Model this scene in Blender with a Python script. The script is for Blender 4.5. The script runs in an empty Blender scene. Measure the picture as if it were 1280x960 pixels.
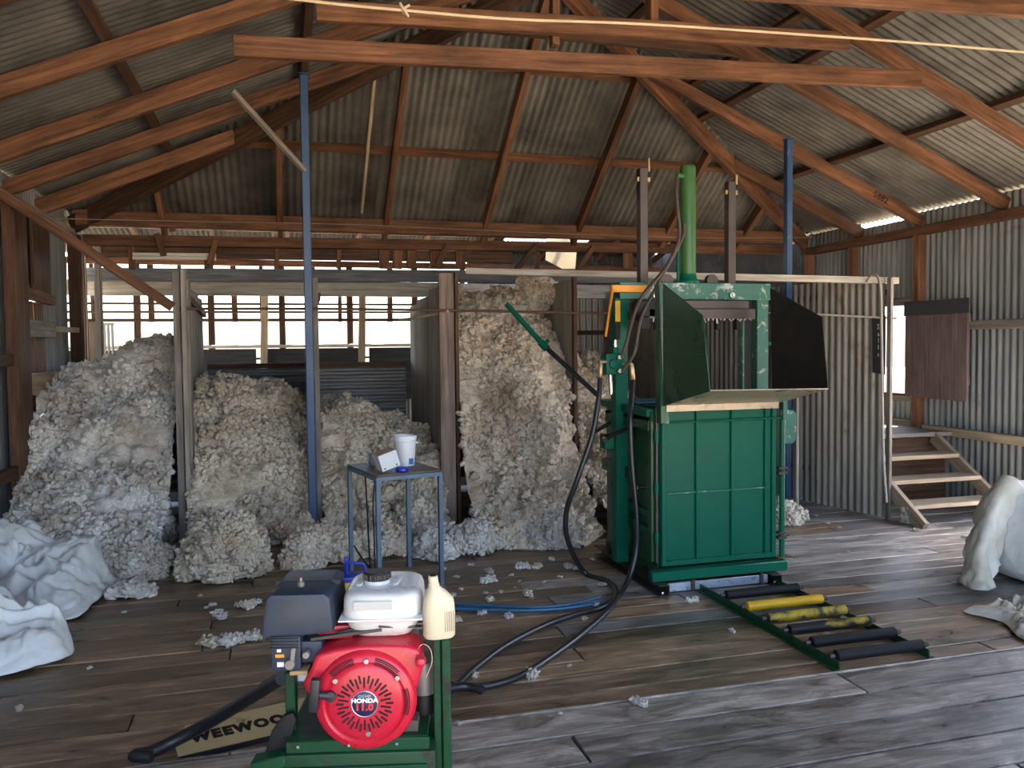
import bpy, bmesh, math, random
import numpy as np
from mathutils import Vector, Matrix
random.seed(7)
scene = bpy.context.scene
COL = scene.collection

# ---------------------------------------------------------------- camera
F, CX, CY, CAMZ = 1030.0, 640.0, 480.0, 1.55
YAW, PITCH, ROLL = math.radians(15.5), math.radians(2.5), 0.0105
fw = Vector((math.sin(YAW) * math.cos(PITCH), math.cos(YAW) * math.cos(PITCH), -math.sin(PITCH)))
r0 = Vector((math.cos(YAW), -math.sin(YAW), 0))
u0 = r0.cross(fw)
RT = r0 * math.cos(ROLL) - u0 * math.sin(ROLL)
UP = u0 * math.cos(ROLL) + r0 * math.sin(ROLL)
cam_d = bpy.data.cameras.new('camera')
cam_d.sensor_width = 36.0
cam_d.lens = 36.0 * F / 1280.0
cam_d.clip_start = 0.05
cam = bpy.data.objects.new('camera', cam_d)
COL.objects.link(cam)
M = Matrix.Identity(4)
for i in range(3):
    M[i][0], M[i][1], M[i][2] = RT[i], UP[i], -fw[i]
M[2][3] = CAMZ
cam.matrix_world = M
scene.camera = cam

# ---------------------------------------------------------------- sky, sun, exposure
world = bpy.data.worlds.new('sky')
scene.world = world
world.use_nodes = True
wn = world.node_tree.nodes
sky = wn.new('ShaderNodeTexSky')
sky.sky_type = 'NISHITA'
sky.sun_disc = False
SUN_EL, SUN_AZ = math.radians(64), math.radians(76)      # azimuth clockwise from +Y
sky.sun_elevation = SUN_EL
sky.sun_rotation = SUN_AZ
sky.dust_density = 3.0
sky.ozone_density = 0.6
bg = wn['Background']
bg.inputs['Strength'].default_value = 0.32
world.node_tree.links.new(sky.outputs['Color'], bg.inputs['Color'])
sun_d = bpy.data.lights.new('sun', 'SUN')
sun_d.energy = 16.0
sun_d.angle = 0.009
sun_d.color = (1.0, 0.93, 0.82)
sun = bpy.data.objects.new('sun', sun_d)
COL.objects.link(sun)
sd = Vector((math.sin(SUN_AZ) * math.cos(SUN_EL), math.cos(SUN_AZ) * math.cos(SUN_EL), math.sin(SUN_EL)))
sun.rotation_euler = sd.to_track_quat('Z', 'Y').to_euler()
sun.location = sd * 30
scene.view_settings.view_transform = 'Standard'
scene.view_settings.look = 'None'
scene.view_settings.gamma = 1.0
scene.view_settings.use_curve_mapping = False
scene.view_settings.exposure = 2.2
scene.cycles.max_bounces = 8
scene.cycles.diffuse_bounces = 5
scene.cycles.glossy_bounces = 3
scene.cycles.sample_clamp_indirect = 6.0

# ---------------------------------------------------------------- from photograph points to places
def ray(px, py):
    return (fw + RT * ((px - CX) / F) - UP * ((py - CY) / F))
C0 = Vector((0, 0, CAMZ))
def onZ(px, py, z=0.0):
    d = ray(px, py); return C0 + d * ((z - CAMZ) / d.z)
def onY(px, py, Y):
    d = ray(px, py); return C0 + d * (Y / d.y)
def onX(px, py, X):
    d = ray(px, py); return C0 + d * (X / d.x)

# ---------------------------------------------------------------- object helpers
def struct(o):
    o['kind'] = 'structure'; return o
def tag(o, label, cat, group=None):
    o['label'] = label; o['category'] = cat
    if group: o['group'] = group
    return o
def thing(name, label, cat, loc=(0, 0, 0), rotz=0.0, group=None):
    o = bpy.data.objects.new(name, None); COL.objects.link(o)
    o.location = loc; o.rotation_euler = (0, 0, rotz); o.empty_display_size = 0.1
    o.matrix_basis = Matrix.Translation(loc) @ Matrix.Rotation(rotz, 4, 'Z')
    if label: tag(o, label, cat, group)
    return o
def wmat(o):
    m = o.matrix_basis.copy()
    while o.parent:
        o = o.parent; m = o.matrix_basis @ m
    return m
def link(name, me, mat, parent=None, world=None):
    """link a mesh object; world = its world matrix (default: identity in the parent's frame)"""
    o = bpy.data.objects.new(name, me); COL.objects.link(o)
    if mat is not None and not me.materials: me.materials.append(mat)
    if parent:
        o.parent = parent
        if world is not None: o.matrix_basis = wmat(parent).inverted() @ world
    elif world is not None:
        o.matrix_basis = world
    return o
def copy_tree(o, parent=None):
    c = o.copy(); COL.objects.link(c)
    if parent: c.parent = parent
    for ch in list(o.children): copy_tree(ch, c)
    return c
def basis(x, up=Vector((0, 0, 1))):
    x = Vector(x).normalized()
    y = Vector(up).cross(x)
    if y.length < 1e-4: y = Vector((0, 1, 0)).cross(x) if abs(x.z) > .9 else Vector((1, 0, 0))
    y.normalize(); z = x.cross(y)
    return x, y, z
def frame(p, x, y, z):
    m = Matrix.Identity(4)
    for i in range(3): m[i][0], m[i][1], m[i][2], m[i][3] = x[i], y[i], z[i], p[i]
    return m
def smooth_path(pts, n=8):
    pts = [Vector(p) for p in pts]
    if len(pts) < 3: return pts
    P = [pts[0] * 2 - pts[1]] + pts + [pts[-1] * 2 - pts[-2]]
    out = []
    for i in range(1, len(P) - 2):
        a, b, c, d = P[i - 1:i + 3]
        for k in range(n):
            t = k / n
            out.append(.5 * ((2 * b) + (c - a) * t + (2 * a - 5 * b + 4 * c - d) * t * t + (3 * b - a - 3 * c + d) * t ** 3))
    out.append(pts[-1]); return out

class MB:
    def __init__(s): s.v, s.f = [], []
    def add(s, vs, fs):
        n = len(s.v); s.v += [tuple(v) for v in vs]; s.f += [tuple(i + n for i in f) for f in fs]; return s
    def box(s, c, d, m=None):
        hx, hy, hz = d[0] / 2, d[1] / 2, d[2] / 2
        vs = [Vector((x, y, z)) for x in (-hx, hx) for y in (-hy, hy) for z in (-hz, hz)]
        if m: vs = [m @ v for v in vs]
        vs = [v + Vector(c) for v in vs]
        return s.add(vs, [(0, 1, 3, 2), (4, 6, 7, 5), (0, 4, 5, 1), (2, 3, 7, 6), (0, 2, 6, 4), (1, 5, 7, 3)])
    def span(s, a, b):
        a, b = Vector(a), Vector(b)
        return s.box((a + b) / 2, [abs(q) for q in (b - a)])
    def bar(s, p, q, w, h, up=(0, 0, 1)):
        p, q = Vector(p), Vector(q); x, y, z = basis(q - p, up)
        m = frame((0, 0, 0), x, y, z).to_3x3()
        return s.box((p + q) / 2, ((q - p).length, w, h), m)
    def cyl(s, p, q, r, r2=None, n=14, cap=True):
        p, q = Vector(p), Vector(q); r2 = r if r2 is None else r2
        x, y, z = basis(q - p)
        vs = []
        for k in range(n):
            a = 2 * math.pi * k / n; d = y * math.cos(a) + z * math.sin(a)
            vs += [p + d * r, q + d * r2]
        fs = [(2 * k, 2 * ((k + 1) % n), 2 * ((k + 1) % n) + 1, 2 * k + 1) for k in range(n)]
        if cap: fs += [tuple(2 * k for k in reversed(range(n))), tuple(2 * k + 1 for k in range(n))]
        return s.add(vs, fs)
    def tube(s, pts, r, n=8, sm=8, cap=True):
        P = smooth_path(pts, sm) if sm else [Vector(p) for p in pts]
        vs, fs = [], []
        ref = None
        for i, p in enumerate(P):
            t = (P[min(i + 1, len(P) - 1)] - P[max(i - 1, 0)]).normalized()
            if ref is None:
                ref = Vector((0, 0, 1)).cross(t)
                if ref.length < .1: ref = Vector((1, 0, 0)).cross(t)
            ref = (ref - t * ref.dot(t)).normalized(); w = t.cross(ref)
            rr = r(i / max(1, len(P) - 1)) if callable(r) else r
            for k in range(n):
                a = 2 * math.pi * k / n; vs.append(p + (ref * math.cos(a) + w * math.sin(a)) * rr)
        for i in range(len(P) - 1):
            for k in range(n):
                k2 = (k + 1) % n
                fs.append((i * n + k, i * n + k2, (i + 1) * n + k2, (i + 1) * n + k))
        if cap: fs += [tuple(reversed(range(n))), tuple((len(P) - 1) * n + k for k in range(n))]
        return s.add(vs, fs)
    def prism(s, poly, o, u, v, t):
        """polygon (a,b) -> o + a*u + b*v, extruded by the vector t"""
        o, u, v, t = Vector(o), Vector(u), Vector(v), Vector(t); n = len(poly)
        vs = [o + u * a + v * b for a, b in poly]; vs += [p + t for p in vs]
        fs = [tuple(reversed(range(n))), tuple(range(n, 2 * n))]
        fs += [(k, (k + 1) % n, n + (k + 1) % n, n + k) for k in range(n)]
        return s.add(vs, fs)
    def lathe(s, prof, o=(0, 0, 0), axis=(0, 0, 1), n=20, sx=1.0):
        """profile of (radius, height)"""
        o = Vector(o); z = Vector(axis).normalized()
        a = Vector((1, 0, 0)) if abs(z.x) < .9 else Vector((0, 1, 0))
        x = (a - z * a.dot(z)).normalized(); y = z.cross(x)
        vs, fs = [], []
        for r, h in prof:
            for k in range(n):
                t = 2 * math.pi * k / n
                vs.append(o + x * (math.cos(t) * r * sx) + y * (math.sin(t) * r) + z * h)
        for i in range(len(prof) - 1):
            for k in range(n):
                k2 = (k + 1) % n
                fs.append((i * n + k, i * n + k2, (i + 1) * n + k2, (i + 1) * n + k))
        fs += [tuple(reversed(range(n))), tuple((len(prof) - 1) * n + k for k in range(n))]
        return s.add(vs, fs)
    def mesh(s, name, bevel=0.0, seg=1, ang=38):
        me = bpy.data.meshes.new(name)
        me.from_pydata(s.v, [], s.f)
        bm = bmesh.new(); bm.from_mesh(me)
        bmesh.ops.recalc_face_normals(bm, faces=bm.faces)
        if bevel:
            es = [e for e in bm.edges if len(e.link_faces) == 2 and e.calc_face_angle(0) > .6]
            bmesh.ops.bevel(bm, geom=es, offset=bevel, segments=seg, profile=.6, affect='EDGES', clamp_overlap=True)
        bm.to_mesh(me); bm.free()
        me.polygons.foreach_set('use_smooth', [True] * len(me.polygons))
        me.set_sharp_from_angle(angle=math.radians(ang))
        return me
    def build(s, name, mat, parent=None, bevel=0.0, seg=1, world=True, ang=38, center=False):
        """world=True: the vertices are in world space; otherwise in the parent's frame"""
        if center:
            c = sum((Vector(v) for v in s.v), Vector()) / len(s.v)
            c.z = min(v[2] for v in s.v)
            s.v = [tuple(Vector(v) - c) for v in s.v]
            return link(name, s.mesh(name, bevel, seg, ang), mat, parent, Matrix.Translation(c))
        me = s.mesh(name, bevel, seg, ang)
        return link(name, me, mat, parent, Matrix.Identity(4) if (world and parent) else None)

def beam(name, p, q, w, h, mat, parent=None, up=(0, 0, 1), bevel=.004, lift=0.0, twist=0.0):
    """a timber from p to q; w across, h along up; its own length axis is local X"""
    p, q = Vector(p), Vector(q); x, y, z = basis(q - p, up)
    if lift: p = p + z * lift; q = q + z * lift
    L = (q - p).length
    mb = MB(); mb.box((L / 2, 0, 0), (L, w, h))
    m = frame(p, x, y, z)
    if twist: m = m @ Matrix.Rotation(twist, 4, 'X')
    return link(name, mb.mesh(name, bevel), mat, parent, m)

# ---------------------------------------------------------------- materials
def nodes_of(name):
    m = bpy.data.materials.new(name); m.use_nodes = True
    nt = m.node_tree
    return m, nt, nt.nodes, nt.links, nt.nodes['Principled BSDF']
def ramp(N, stops):
    r = N.new('ShaderNodeValToRGB'); cr = r.color_ramp
    while len(cr.elements) < len(stops): cr.elements.new(.5)
    for e, (p, c) in zip(cr.elements, stops):
        e.position = p; e.color = (c[0], c[1], c[2], 1)
    return r
def noise(N, L, co, scale, detail=4, rough=.55, dist=0.0):
    n = N.new('ShaderNodeTexNoise'); n.inputs['Scale'].default_value = scale
    n.inputs['Detail'].default_value = detail; n.inputs['Roughness'].default_value = rough
    n.inputs['Distortion'].default_value = dist
    if co is not None: L.new(co, n.inputs['Vector'])
    return n
def mixc(N, L, a, b, fac, mode='MIX'):
    m = N.new('ShaderNodeMix'); m.data_type = 'RGBA'; m.blend_type = mode
    for s, v in ((m.inputs[6], a), (m.inputs[7], b), (m.inputs[0], fac)):
        if hasattr(v, 'is_output'): L.new(v, s)
        elif isinstance(v, (int, float)): s.default_value = v
        else: s.default_value = (v[0], v[1], v[2], 1)
    return m.outputs[2]
def bump(N, L, h, strength, dist=.01):
    b = N.new('ShaderNodeBump'); b.inputs['Strength'].default_value = strength; b.inputs['Distance'].default_value = dist
    L.new(h, b.inputs['Height']); return b.outputs['Normal']
def coords(N, L, scale=(1, 1, 1), rand=True, kind='Object'):
    t = N.new('ShaderNodeTexCoord'); mp = N.new('ShaderNodeMapping'); mp.inputs['Scale'].default_value = scale
    L.new(t.outputs[kind], mp.inputs['Vector'])
    if rand:
        oi = N.new('ShaderNodeObjectInfo'); mu = N.new('ShaderNodeMath'); mu.operation = 'MULTIPLY'; mu.inputs[1].default_value = 57.0
        L.new(oi.outputs['Random'], mu.inputs[0]); cb = N.new('ShaderNodeCombineXYZ')
        for k in range(3): L.new(mu.outputs[0], cb.inputs[k])
        L.new(cb.outputs[0], mp.inputs['Location'])
        return mp.outputs[0], oi.outputs['Random']
    return mp.outputs[0], None
def wood(name, dark, mid, light, grain=(1.2, 22, 22), rough=.7, var=.35, bstr=.35, spec=.3):
    m, nt, N, L, B = nodes_of(name)
    co, rnd = coords(N, L, grain)
    n1 = noise(N, L, co, 1.6, 6, .62, .4)
    r = ramp(N, [(.28, dark), (.5, mid), (.74, light)]); L.new(n1.outputs['Fac'], r.inputs[0])
    co2, _ = coords(N, L, (1.3, 3.0, 3.0))
    n2 = noise(N, L, co2, 1.5, 4, .6)
    r2 = ramp(N, [(.32, (1 - var,) * 3), (.62, (1.06,) * 3)]); L.new(n2.outputs['Fac'], r2.inputs[0])
    c = mixc(N, L, r.outputs[0], r2.outputs[0], 1.0, 'MULTIPLY')
    rr = ramp(N, [(0, (1 - var * .8, 1 - var * .85, 1 - var * .9)), (1, (1.12, 1.1, 1.08))]); L.new(rnd, rr.inputs[0])
    c = mixc(N, L, c, rr.outputs[0], 1.0, 'MULTIPLY')
    L.new(c, B.inputs['Base Color']); B.inputs['Roughness'].default_value = rough
    B.inputs['Specular IOR Level'].default_value = spec
    L.new(bump(N, L, n1.outputs['Fac'], bstr, .004), B.inputs['Normal'])
    return m
def paint(name, col, rough=.4, metal=0.0, wear=None, wscale=9, wamt=.5, var=.15, spec=.5, nscale=6, bstr=.06):
    m, nt, N, L, B = nodes_of(name)
    co, rnd = coords(N, L, (1, 1, 1))
    n1 = noise(N, L, co, nscale, 5, .6)
    r = ramp(N, [(.3, [c * (1 - var) for c in col]), (.7, [min(1, c * (1 + var)) for c in col])]); L.new(n1.outputs['Fac'], r.inputs[0])
    c = r.outputs[0]
    if wear is not None:
        n2 = noise(N, L, co, wscale, 6, .65, .5)
        r2 = ramp(N, [(wamt, (0, 0, 0)), (min(1, wamt + .1), (1, 1, 1))]); L.new(n2.outputs['Fac'], r2.inputs[0])
        c = mixc(N, L, c, wear, r2.outputs[0])
    L.new(c, B.inputs['Base Color']); B.inputs['Metallic'].default_value = metal
    rr = ramp(N, [(.3, (rough * .8,) * 3), (.7, (min(1, rough * 1.25),) * 3)]); L.new(n1.outputs['Fac'], rr.inputs[0])
    L.new(rr.outputs[0], B.inputs['Roughness']); B.inputs['Specular IOR Level'].default_value = spec
    if bstr: L.new(bump(N, L, n1.outputs['Fac'], bstr, .003), B.inputs['Normal'])
    return m
def iron(name, base, streak, rust=(.16, .075, .035), rough=.5, metal=.55, stretch=(1.0, 1.0, .12), rustamt=.62, holes=0.0):
    """weathered galvanised corrugated iron, streaked along the sheet"""
    m, nt, N, L, B = nodes_of(name)
    co, rnd = coords(N, L, stretch)
    n1 = noise(N, L, co, 7, 6, .65, .3)
    r = ramp(N, [(.3, base), (.68, streak)]); L.new(n1.outputs['Fac'], r.inputs[0])
    co2, _ = coords(N, L, (1, 1, 1)); n2 = noise(N, L, co2, 2.2, 6, .7, .6)
    r2 = ramp(N, [(rustamt, (0, 0, 0)), (rustamt + .14, (1, 1, 1))]); L.new(n2.outputs['Fac'], r2.inputs[0])
    c = mixc(N, L, r.outputs[0], rust, r2.outputs[0])
    rr = ramp(N, [(0, (.72, .72, .72)), (1, (1.18, 1.16, 1.12))]); L.new(rnd, rr.inputs[0])
    c = mixc(N, L, c, rr.outputs[0], 1.0, 'MULTIPLY')
    L.new(c, B.inputs['Base Color']); B.inputs['Metallic'].default_value = metal; B.inputs['Roughness'].default_value = rough
    L.new(bump(N, L, n1.outputs['Fac'], .15, .003), B.inputs['Normal'])
    return m

W_RAFT = wood('rafter_timber', (.07, .031, .015), (.168, .078, .040), (.29, .142, .078), var=.5)
W_PINK = wood('pinkish_timber', (.14, .10, .085), (.26, .195, .165), (.38, .30, .26), var=.3)
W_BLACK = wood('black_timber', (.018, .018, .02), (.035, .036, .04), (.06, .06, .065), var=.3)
W_DARK = wood('old_dark_timber', (.04, .02, .012), (.088, .046, .027), (.155, .085, .052), var=.4)
W_GREY = wood('grey_timber', (.12, .105, .09), (.22, .20, .18), (.36, .33, .30), var=.3)
W_PALE = wood('pale_timber', (.24, .18, .12), (.38, .30, .21), (.52, .43, .32), var=.25)
W_WHITE = wood('whitewashed_timber', (.26, .235, .20), (.46, .43, .38), (.62, .59, .54), var=.25)
W_BLUEG = wood('blue_grey_timber', (.08, .09, .105), (.14, .155, .175), (.23, .25, .265), var=.25)
W_SHUT = wood('purple_brown_timber', (.085, .06, .06), (.155, .112, .112), (.22, .17, .165), var=.2)
def floor_wood(name, dark, mid, light, stain):
    m, nt, N, L, B = nodes_of(name)
    co, rnd = coords(N, L, (.9, 15, 15))
    n1 = noise(N, L, co, 1.7, 8, .68, .5)
    r = ramp(N, [(.28, dark), (.5, mid), (.72, light)]); L.new(n1.outputs['Fac'], r.inputs[0])
    co2, _ = coords(N, L, (1.6, 4.5, 4.5)); n2 = noise(N, L, co2, 2.0, 7, .7, .8)
    r2 = ramp(N, [(.40, (0, 0, 0)), (.60, (1, 1, 1))]); L.new(n2.outputs['Fac'], r2.inputs[0])
    c = mixc(N, L, stain, r.outputs[0], r2.outputs[0])
    co3, _ = coords(N, L, (3, 60, 60)); n3 = noise(N, L, co3, 2.0, 4, .7)
    r3 = ramp(N, [(.3, (.6, .6, .6)), (.5, (1, 1, 1)), (.75, (1.25, 1.22, 1.2))]); L.new(n3.outputs['Fac'], r3.inputs[0])
    c = mixc(N, L, c, r3.outputs[0], 1.0, 'MULTIPLY')
    rr = ramp(N, [(0, (.5, .5, .5)), (.5, (.95, .92, .9)), (1, (1.35, 1.3, 1.25))]); L.new(rnd, rr.inputs[0])
    c = mixc(N, L, c, rr.outputs[0], 1.0, 'MULTIPLY')
    L.new(c, B.inputs['Base Color'])
    ro = ramp(N, [(.35, (.27,) * 3), (.65, (.5,) * 3)]); L.new(n2.outputs['Fac'], ro.inputs[0]); L.new(ro.outputs[0], B.inputs['Roughness'])
    B.inputs['Specular IOR Level'].default_value = .5
    L.new(bump(N, L, n1.outputs['Fac'], .5, .006), B.inputs['Normal'])
    return m
W_FLOOR = floor_wood('floor_timber', (.13, .085, .048), (.27, .185, .112), (.40, .295, .20), (.105, .072, .044))
W_FLOOR_LIT = floor_wood('door_lit_floor_timber', (.17, .155, .14), (.36, .335, .31), (.56, .53, .50), (.15, .132, .115))  # lighter copy of the floor boards, doorway light put into the colour
W_FLOOR2 = floor_wood('worn_grey_floor_timber', (.16, .135, .115), (.35, .31, .27), (.54, .49, .44), (.12, .10, .082))
I_ROOF = iron('roof_iron', (.05, .048, .043), (.18, .175, .16), rustamt=.66, metal=.3, rough=.6, stretch=(.25, .25, .25))
def pinholes(m, scale, rad):
    nt = m.node_tree; N, L = nt.nodes, nt.links; B = N['Principled BSDF']; out = N['Material Output']
    t = N.new('ShaderNodeTexCoord'); v = N.new('ShaderNodeTexVoronoi'); v.inputs['Scale'].default_value = scale
    L.new(t.outputs['Object'], v.inputs['Vector'])
    lt = N.new('ShaderNodeMath'); lt.operation = 'LESS_THAN'; lt.inputs[1].default_value = rad * scale; L.new(v.outputs['Distance'], lt.inputs[0])
    tr = N.new('ShaderNodeBsdfTransparent'); mx = N.new('ShaderNodeMixShader')
    L.new(lt.outputs[0], mx.inputs[0]); L.new(B.outputs[0], mx.inputs[1]); L.new(tr.outputs[0], mx.inputs[2]); L.new(mx.outputs[0], out.inputs['Surface'])
pinholes(I_ROOF, 2.5, .015)
I_WALL = iron('wall_iron', (.15, .165, .175), (.32, .34, .345), rustamt=.64, metal=.45, rough=.5)
I_BIN = iron('bin_iron', (.18, .162, .138), (.37, .345, .31), rustamt=.6, metal=.4, rough=.5)
I_BACK = iron('pen_iron', (.15, .155, .16), (.30, .31, .32), rustamt=.66, metal=.4, rough=.5, stretch=(.2, 1, 1))
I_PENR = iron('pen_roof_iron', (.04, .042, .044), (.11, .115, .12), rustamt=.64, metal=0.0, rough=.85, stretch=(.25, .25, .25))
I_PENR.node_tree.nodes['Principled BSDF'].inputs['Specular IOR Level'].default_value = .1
GROUND = paint('dry_ground', (.36, .29, .21), .95, var=.3, nscale=1.5, spec=.1)
DIRT = paint('subfloor_dark', (.035, .028, .022), .95, var=.3, spec=.1)

# ================================================================ THE SETTING
# outside ground (lies well below the raised shed floor)
mb = MB(); mb.add([(-60, -60, -.75), (60, -60, -.75), (60, 70, -.75), (-60, 70, -.75)], [(0, 1, 2, 3)])
g = struct(link('ground', mb.mesh('ground'), GROUND))

XL, XR, RX = -2.0, 6.4, 2.2            # left wall, right wall, ridge
YB, YA, YF = 9.1, 6.56, -1.2           # back of the main roof, hip apex, open front end behind the camera
ZE, ZR = 2.84, 4.63                    # rafter line at eave and ridge

# floor: dark joist deck with individual boards on it
mb = MB(); mb.span((XL - .05, YF, -.12), (XR + .05, YB + .1, -.035))
floor = struct(mb.build('floor', DIRT))
def boards(y0, y1, w, ztop, mat, x0=XL, x1=XR, seed=1, gap=.009):
    rng = random.Random(seed); y = y0
    while y < y1 - .02:
        ww = min(w * rng.uniform(.9, 1.12), y1 - y)
        cuts = [x0]
        x = x0 + rng.uniform(1.2, 3.6)
        while x < x1 - .6:
            cuts.append(x); x += rng.uniform(2.2, 4.2)
        cuts.append(x1)
        for a, b in zip(cuts, cuts[1:]):
            dz = rng.uniform(-.0035, .002)
            m = MB(); m.box((0, 0, 0), (b - a - gap * .8, ww - gap, .03))
            pale = mat is W_FLOOR and (a + b) / 2 > 2.9 and y > 3.9  # boards on the right take the colour that imitates doorway light
            o = link('floor_board', m.mesh('floor_board', .003), W_FLOOR_LIT if pale else mat, floor,
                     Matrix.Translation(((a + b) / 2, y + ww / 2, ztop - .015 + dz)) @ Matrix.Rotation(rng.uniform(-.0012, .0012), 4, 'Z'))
        y += ww
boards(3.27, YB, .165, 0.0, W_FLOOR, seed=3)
boards(YF, 3.26, .215, 0.028, W_FLOOR2, seed=5, gap=.014)

def corrugate(name, o, u, v, width, length, mat, parent=None, pitch=.076, amp=.0115, clip=(), seg=8, vseg=1):
    """one corrugated sheet: u across the ridges, v along them; clip = [(point, outward normal)]"""
    o, u, v = Vector(o), Vector(u).normalized(), Vector(v).normalized(); n = u.cross(v)
    k = max(2, int(width / pitch * seg)); vs, fs = [], []
    for j in range(vseg + 1):
        for i in range(k + 1):
            a = width * i / k
            vs.append(o + u * a + v * (length * j / vseg) + n * (amp * math.sin(2 * math.pi * a / pitch)))
    for j in range(vseg):
        for i in range(k):
            q = j * (k + 1) + i; fs.append((q, q + 1, q + k + 2, q + k + 1))
    me = bpy.data.meshes.new(name); me.from_pydata([tuple(p) for p in vs], [], fs)
    if clip:
        bm = bmesh.new(); bm.from_mesh(me)
        for cp, cn in clip:
            bmesh.ops.bisect_plane(bm, geom=bm.verts[:] + bm.edges[:] + bm.faces[:], plane_co=cp, plane_no=cn, clear_outer=True)
        empty = not bm.faces; bm.to_mesh(me); bm.free()
        if empty: bpy.data.meshes.remove(me); return None
    me.polygons.foreach_set('use_smooth', [True] * len(me.polygons))
    # own origin at the sheet's corner
    me.transform(Matrix.Translation(-o))
    return link(name, me, mat, parent, Matrix.Translation(o))

# ---- main roof: gable with a hip at the far end
ceiling = struct(thing('ceiling', None, None, (RX, 4.0, ZE)))
apex = Vector((RX, YA, ZR))
cornR, cornL = Vector((XR, YB, ZE)), Vector((XL, YB, ZE))
slR = Vector((RX - XR, 0, ZR - ZE)); slL = Vector((RX - XL, 0, ZR - ZE)); slH = Vector((0, YA - YB, ZR - ZE))
nR = Vector((0, 1, 0)).cross(slR); nR = nR if nR.z > 0 else -nR; nR.normalize()
nL = Vector((0, 1, 0)).cross(slL); nL = nL if nL.z > 0 else -nL; nL.normalize()
nH = Vector((1, 0, 0)).cross(slH); nH = nH if nH.z > 0 else -nH; nH.normalize()
def hipY(X):
    t = (XR - X) / (XR - RX) if X > RX else (X - XL) / (RX - XL)
    return YB - (YB - YA) * t
RAFT_Y = [-.2, .9, 2.0, 3.1, 4.15, 5.25, 6.15, 7.2, 8.12]
RAFT_L = [-.2, .9, 2.0, 3.1, 4.25, 5.33, 6.38, 7.25, 8.12]
for Ya_, Yb_ in zip(RAFT_Y, RAFT_L):
    for s, foot, sl in ((1, XR + .02, slR), (-1, XL - .02, slL)):
        Y = Ya_ if s > 0 else Yb_
        base = Vector((XR if s > 0 else XL, Y, ZE))
        t = 1.0 if Y <= YA else (YB - Y) / (YB - YA)
        p0 = base - sl * .012; p1 = base + sl * (t - (.012 if t == 1 else .0))
        beam('rafter', p0, p1, .058, .125 + random.uniform(-.01, .01), W_RAFT, ceiling, up=(nR if s > 0 else nL))
beam('hip_rafter', cornR, apex, .06, .17, W_RAFT, ceiling, up=(0, 0, 1), lift=-.03)
beam('hip_rafter', cornL, apex, .06, .17, W_DARK, ceiling, up=(0, 0, 1), lift=-.03)
beam('ridge_board', (RX, YF - .1, ZR + .02), (RX, YA + .03, ZR + .02), .04, .2, W_DARK, ceiling)
for X in (-1.14, 0.0, 1.1, 2.2, 3.3, 4.42, 5.45):
    t = min(1.0, ((XR - X) if X > RX else (X - XL)) / (XR - RX))
    b0 = Vector((X, YB, ZE))
    beam('rafter', b0 - slH * .03, b0 + slH * (t - .01), .058, .12, W_RAFT, ceiling, up=nH)
# purlins on the rafters
off = .062 + .03
for X in (5.32, 4.15, 3.78, 2.95):
    z = ZE + (XR - X) / (XR - RX) * (ZR - ZE)
    beam('purlin', Vector((X, YF - .1, z)) + nR * off, Vector((X, hipY(X) + .05, z)) + nR * off, .07, .06, W_DARK, ceiling, up=nR)
    X2 = 2 * RX - X
    beam('purlin', Vector((X2, YF - .1, z)) + nL * off, Vector((X2, hipY(X2) + .05, z)) + nL * off, .07, .06, W_DARK, ceiling, up=nL)
for Y in (8.24, 7.38):
    t = (YB - Y) / (YB - YA); z = ZE + t * (ZR - ZE)
    beam('purlin', Vector((XL + 4.2 * t, Y, z)) + nH * off, Vector((XR - 4.2 * t, Y, z)) + nH * off, .07, .06, W_RAFT, ceiling, up=nH)
# eave plates
beam('wall_plate', (XR, YF, ZE - .12), (XR, YB + .05, ZE - .12), .1, .09, W_RAFT, ceiling)
beam('wall_plate', (XL, YF, ZE - .12), (XL, YB + .05, ZE - .12), .1, .09, W_GREY, ceiling)
# roof sheets
so = off + .03 + .012
ridgeV = (RX, YA, 0); hipRn = Vector((-(YB - YA), XR - RX, 0)).normalized(); hipLn = Vector((YB - YA, RX - XL, 0)).normalized()
sw = .76
y = YF - .2
k = 0
while y < YB:
    w = min(sw + .03, YB + .02 - y)
    for s in (1, -1):
        sl, nn, X0 = (slR, nR, XR) if s > 0 else (slL, nL, XL)
        d = sl.normalized(); Ls = sl.length
        hn = hipRn if s > 0 else hipLn
        clip = [((RX + s * (XR - RX), YB, 0), hn)]
        for a, b, lift in ((-.06, Ls * .52, 0.0), (Ls * .5, Ls + .01, .016)):
            o = Vector((X0, y, ZE)) + d * a + nn * (so + lift + (k % 2) * .004)
            corrugate('roof_sheet', o, (0, 1, 0), d, w, b - a, I_ROOF, ceiling, clip=clip, seg=6)
    y += sw; k += 1
x = XL - .05; k = 0
dH = slH.normalized()
while x < XR + .05:
    w = min(sw + .03, XR + .05 - x)
    clip = [((XR, YB, 0), -hipRn), ((XL, YB, 0), -hipLn)]
    o = Vector((x, YB, ZE)) - dH * .06 + nH * (so + (k % 2) * .004)
    corrugate('roof_sheet', o, (1, 0, 0), dH, w, slH.length + .06, I_ROOF, ceiling, clip=clip, seg=6)
    x += sw; k += 1
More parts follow.
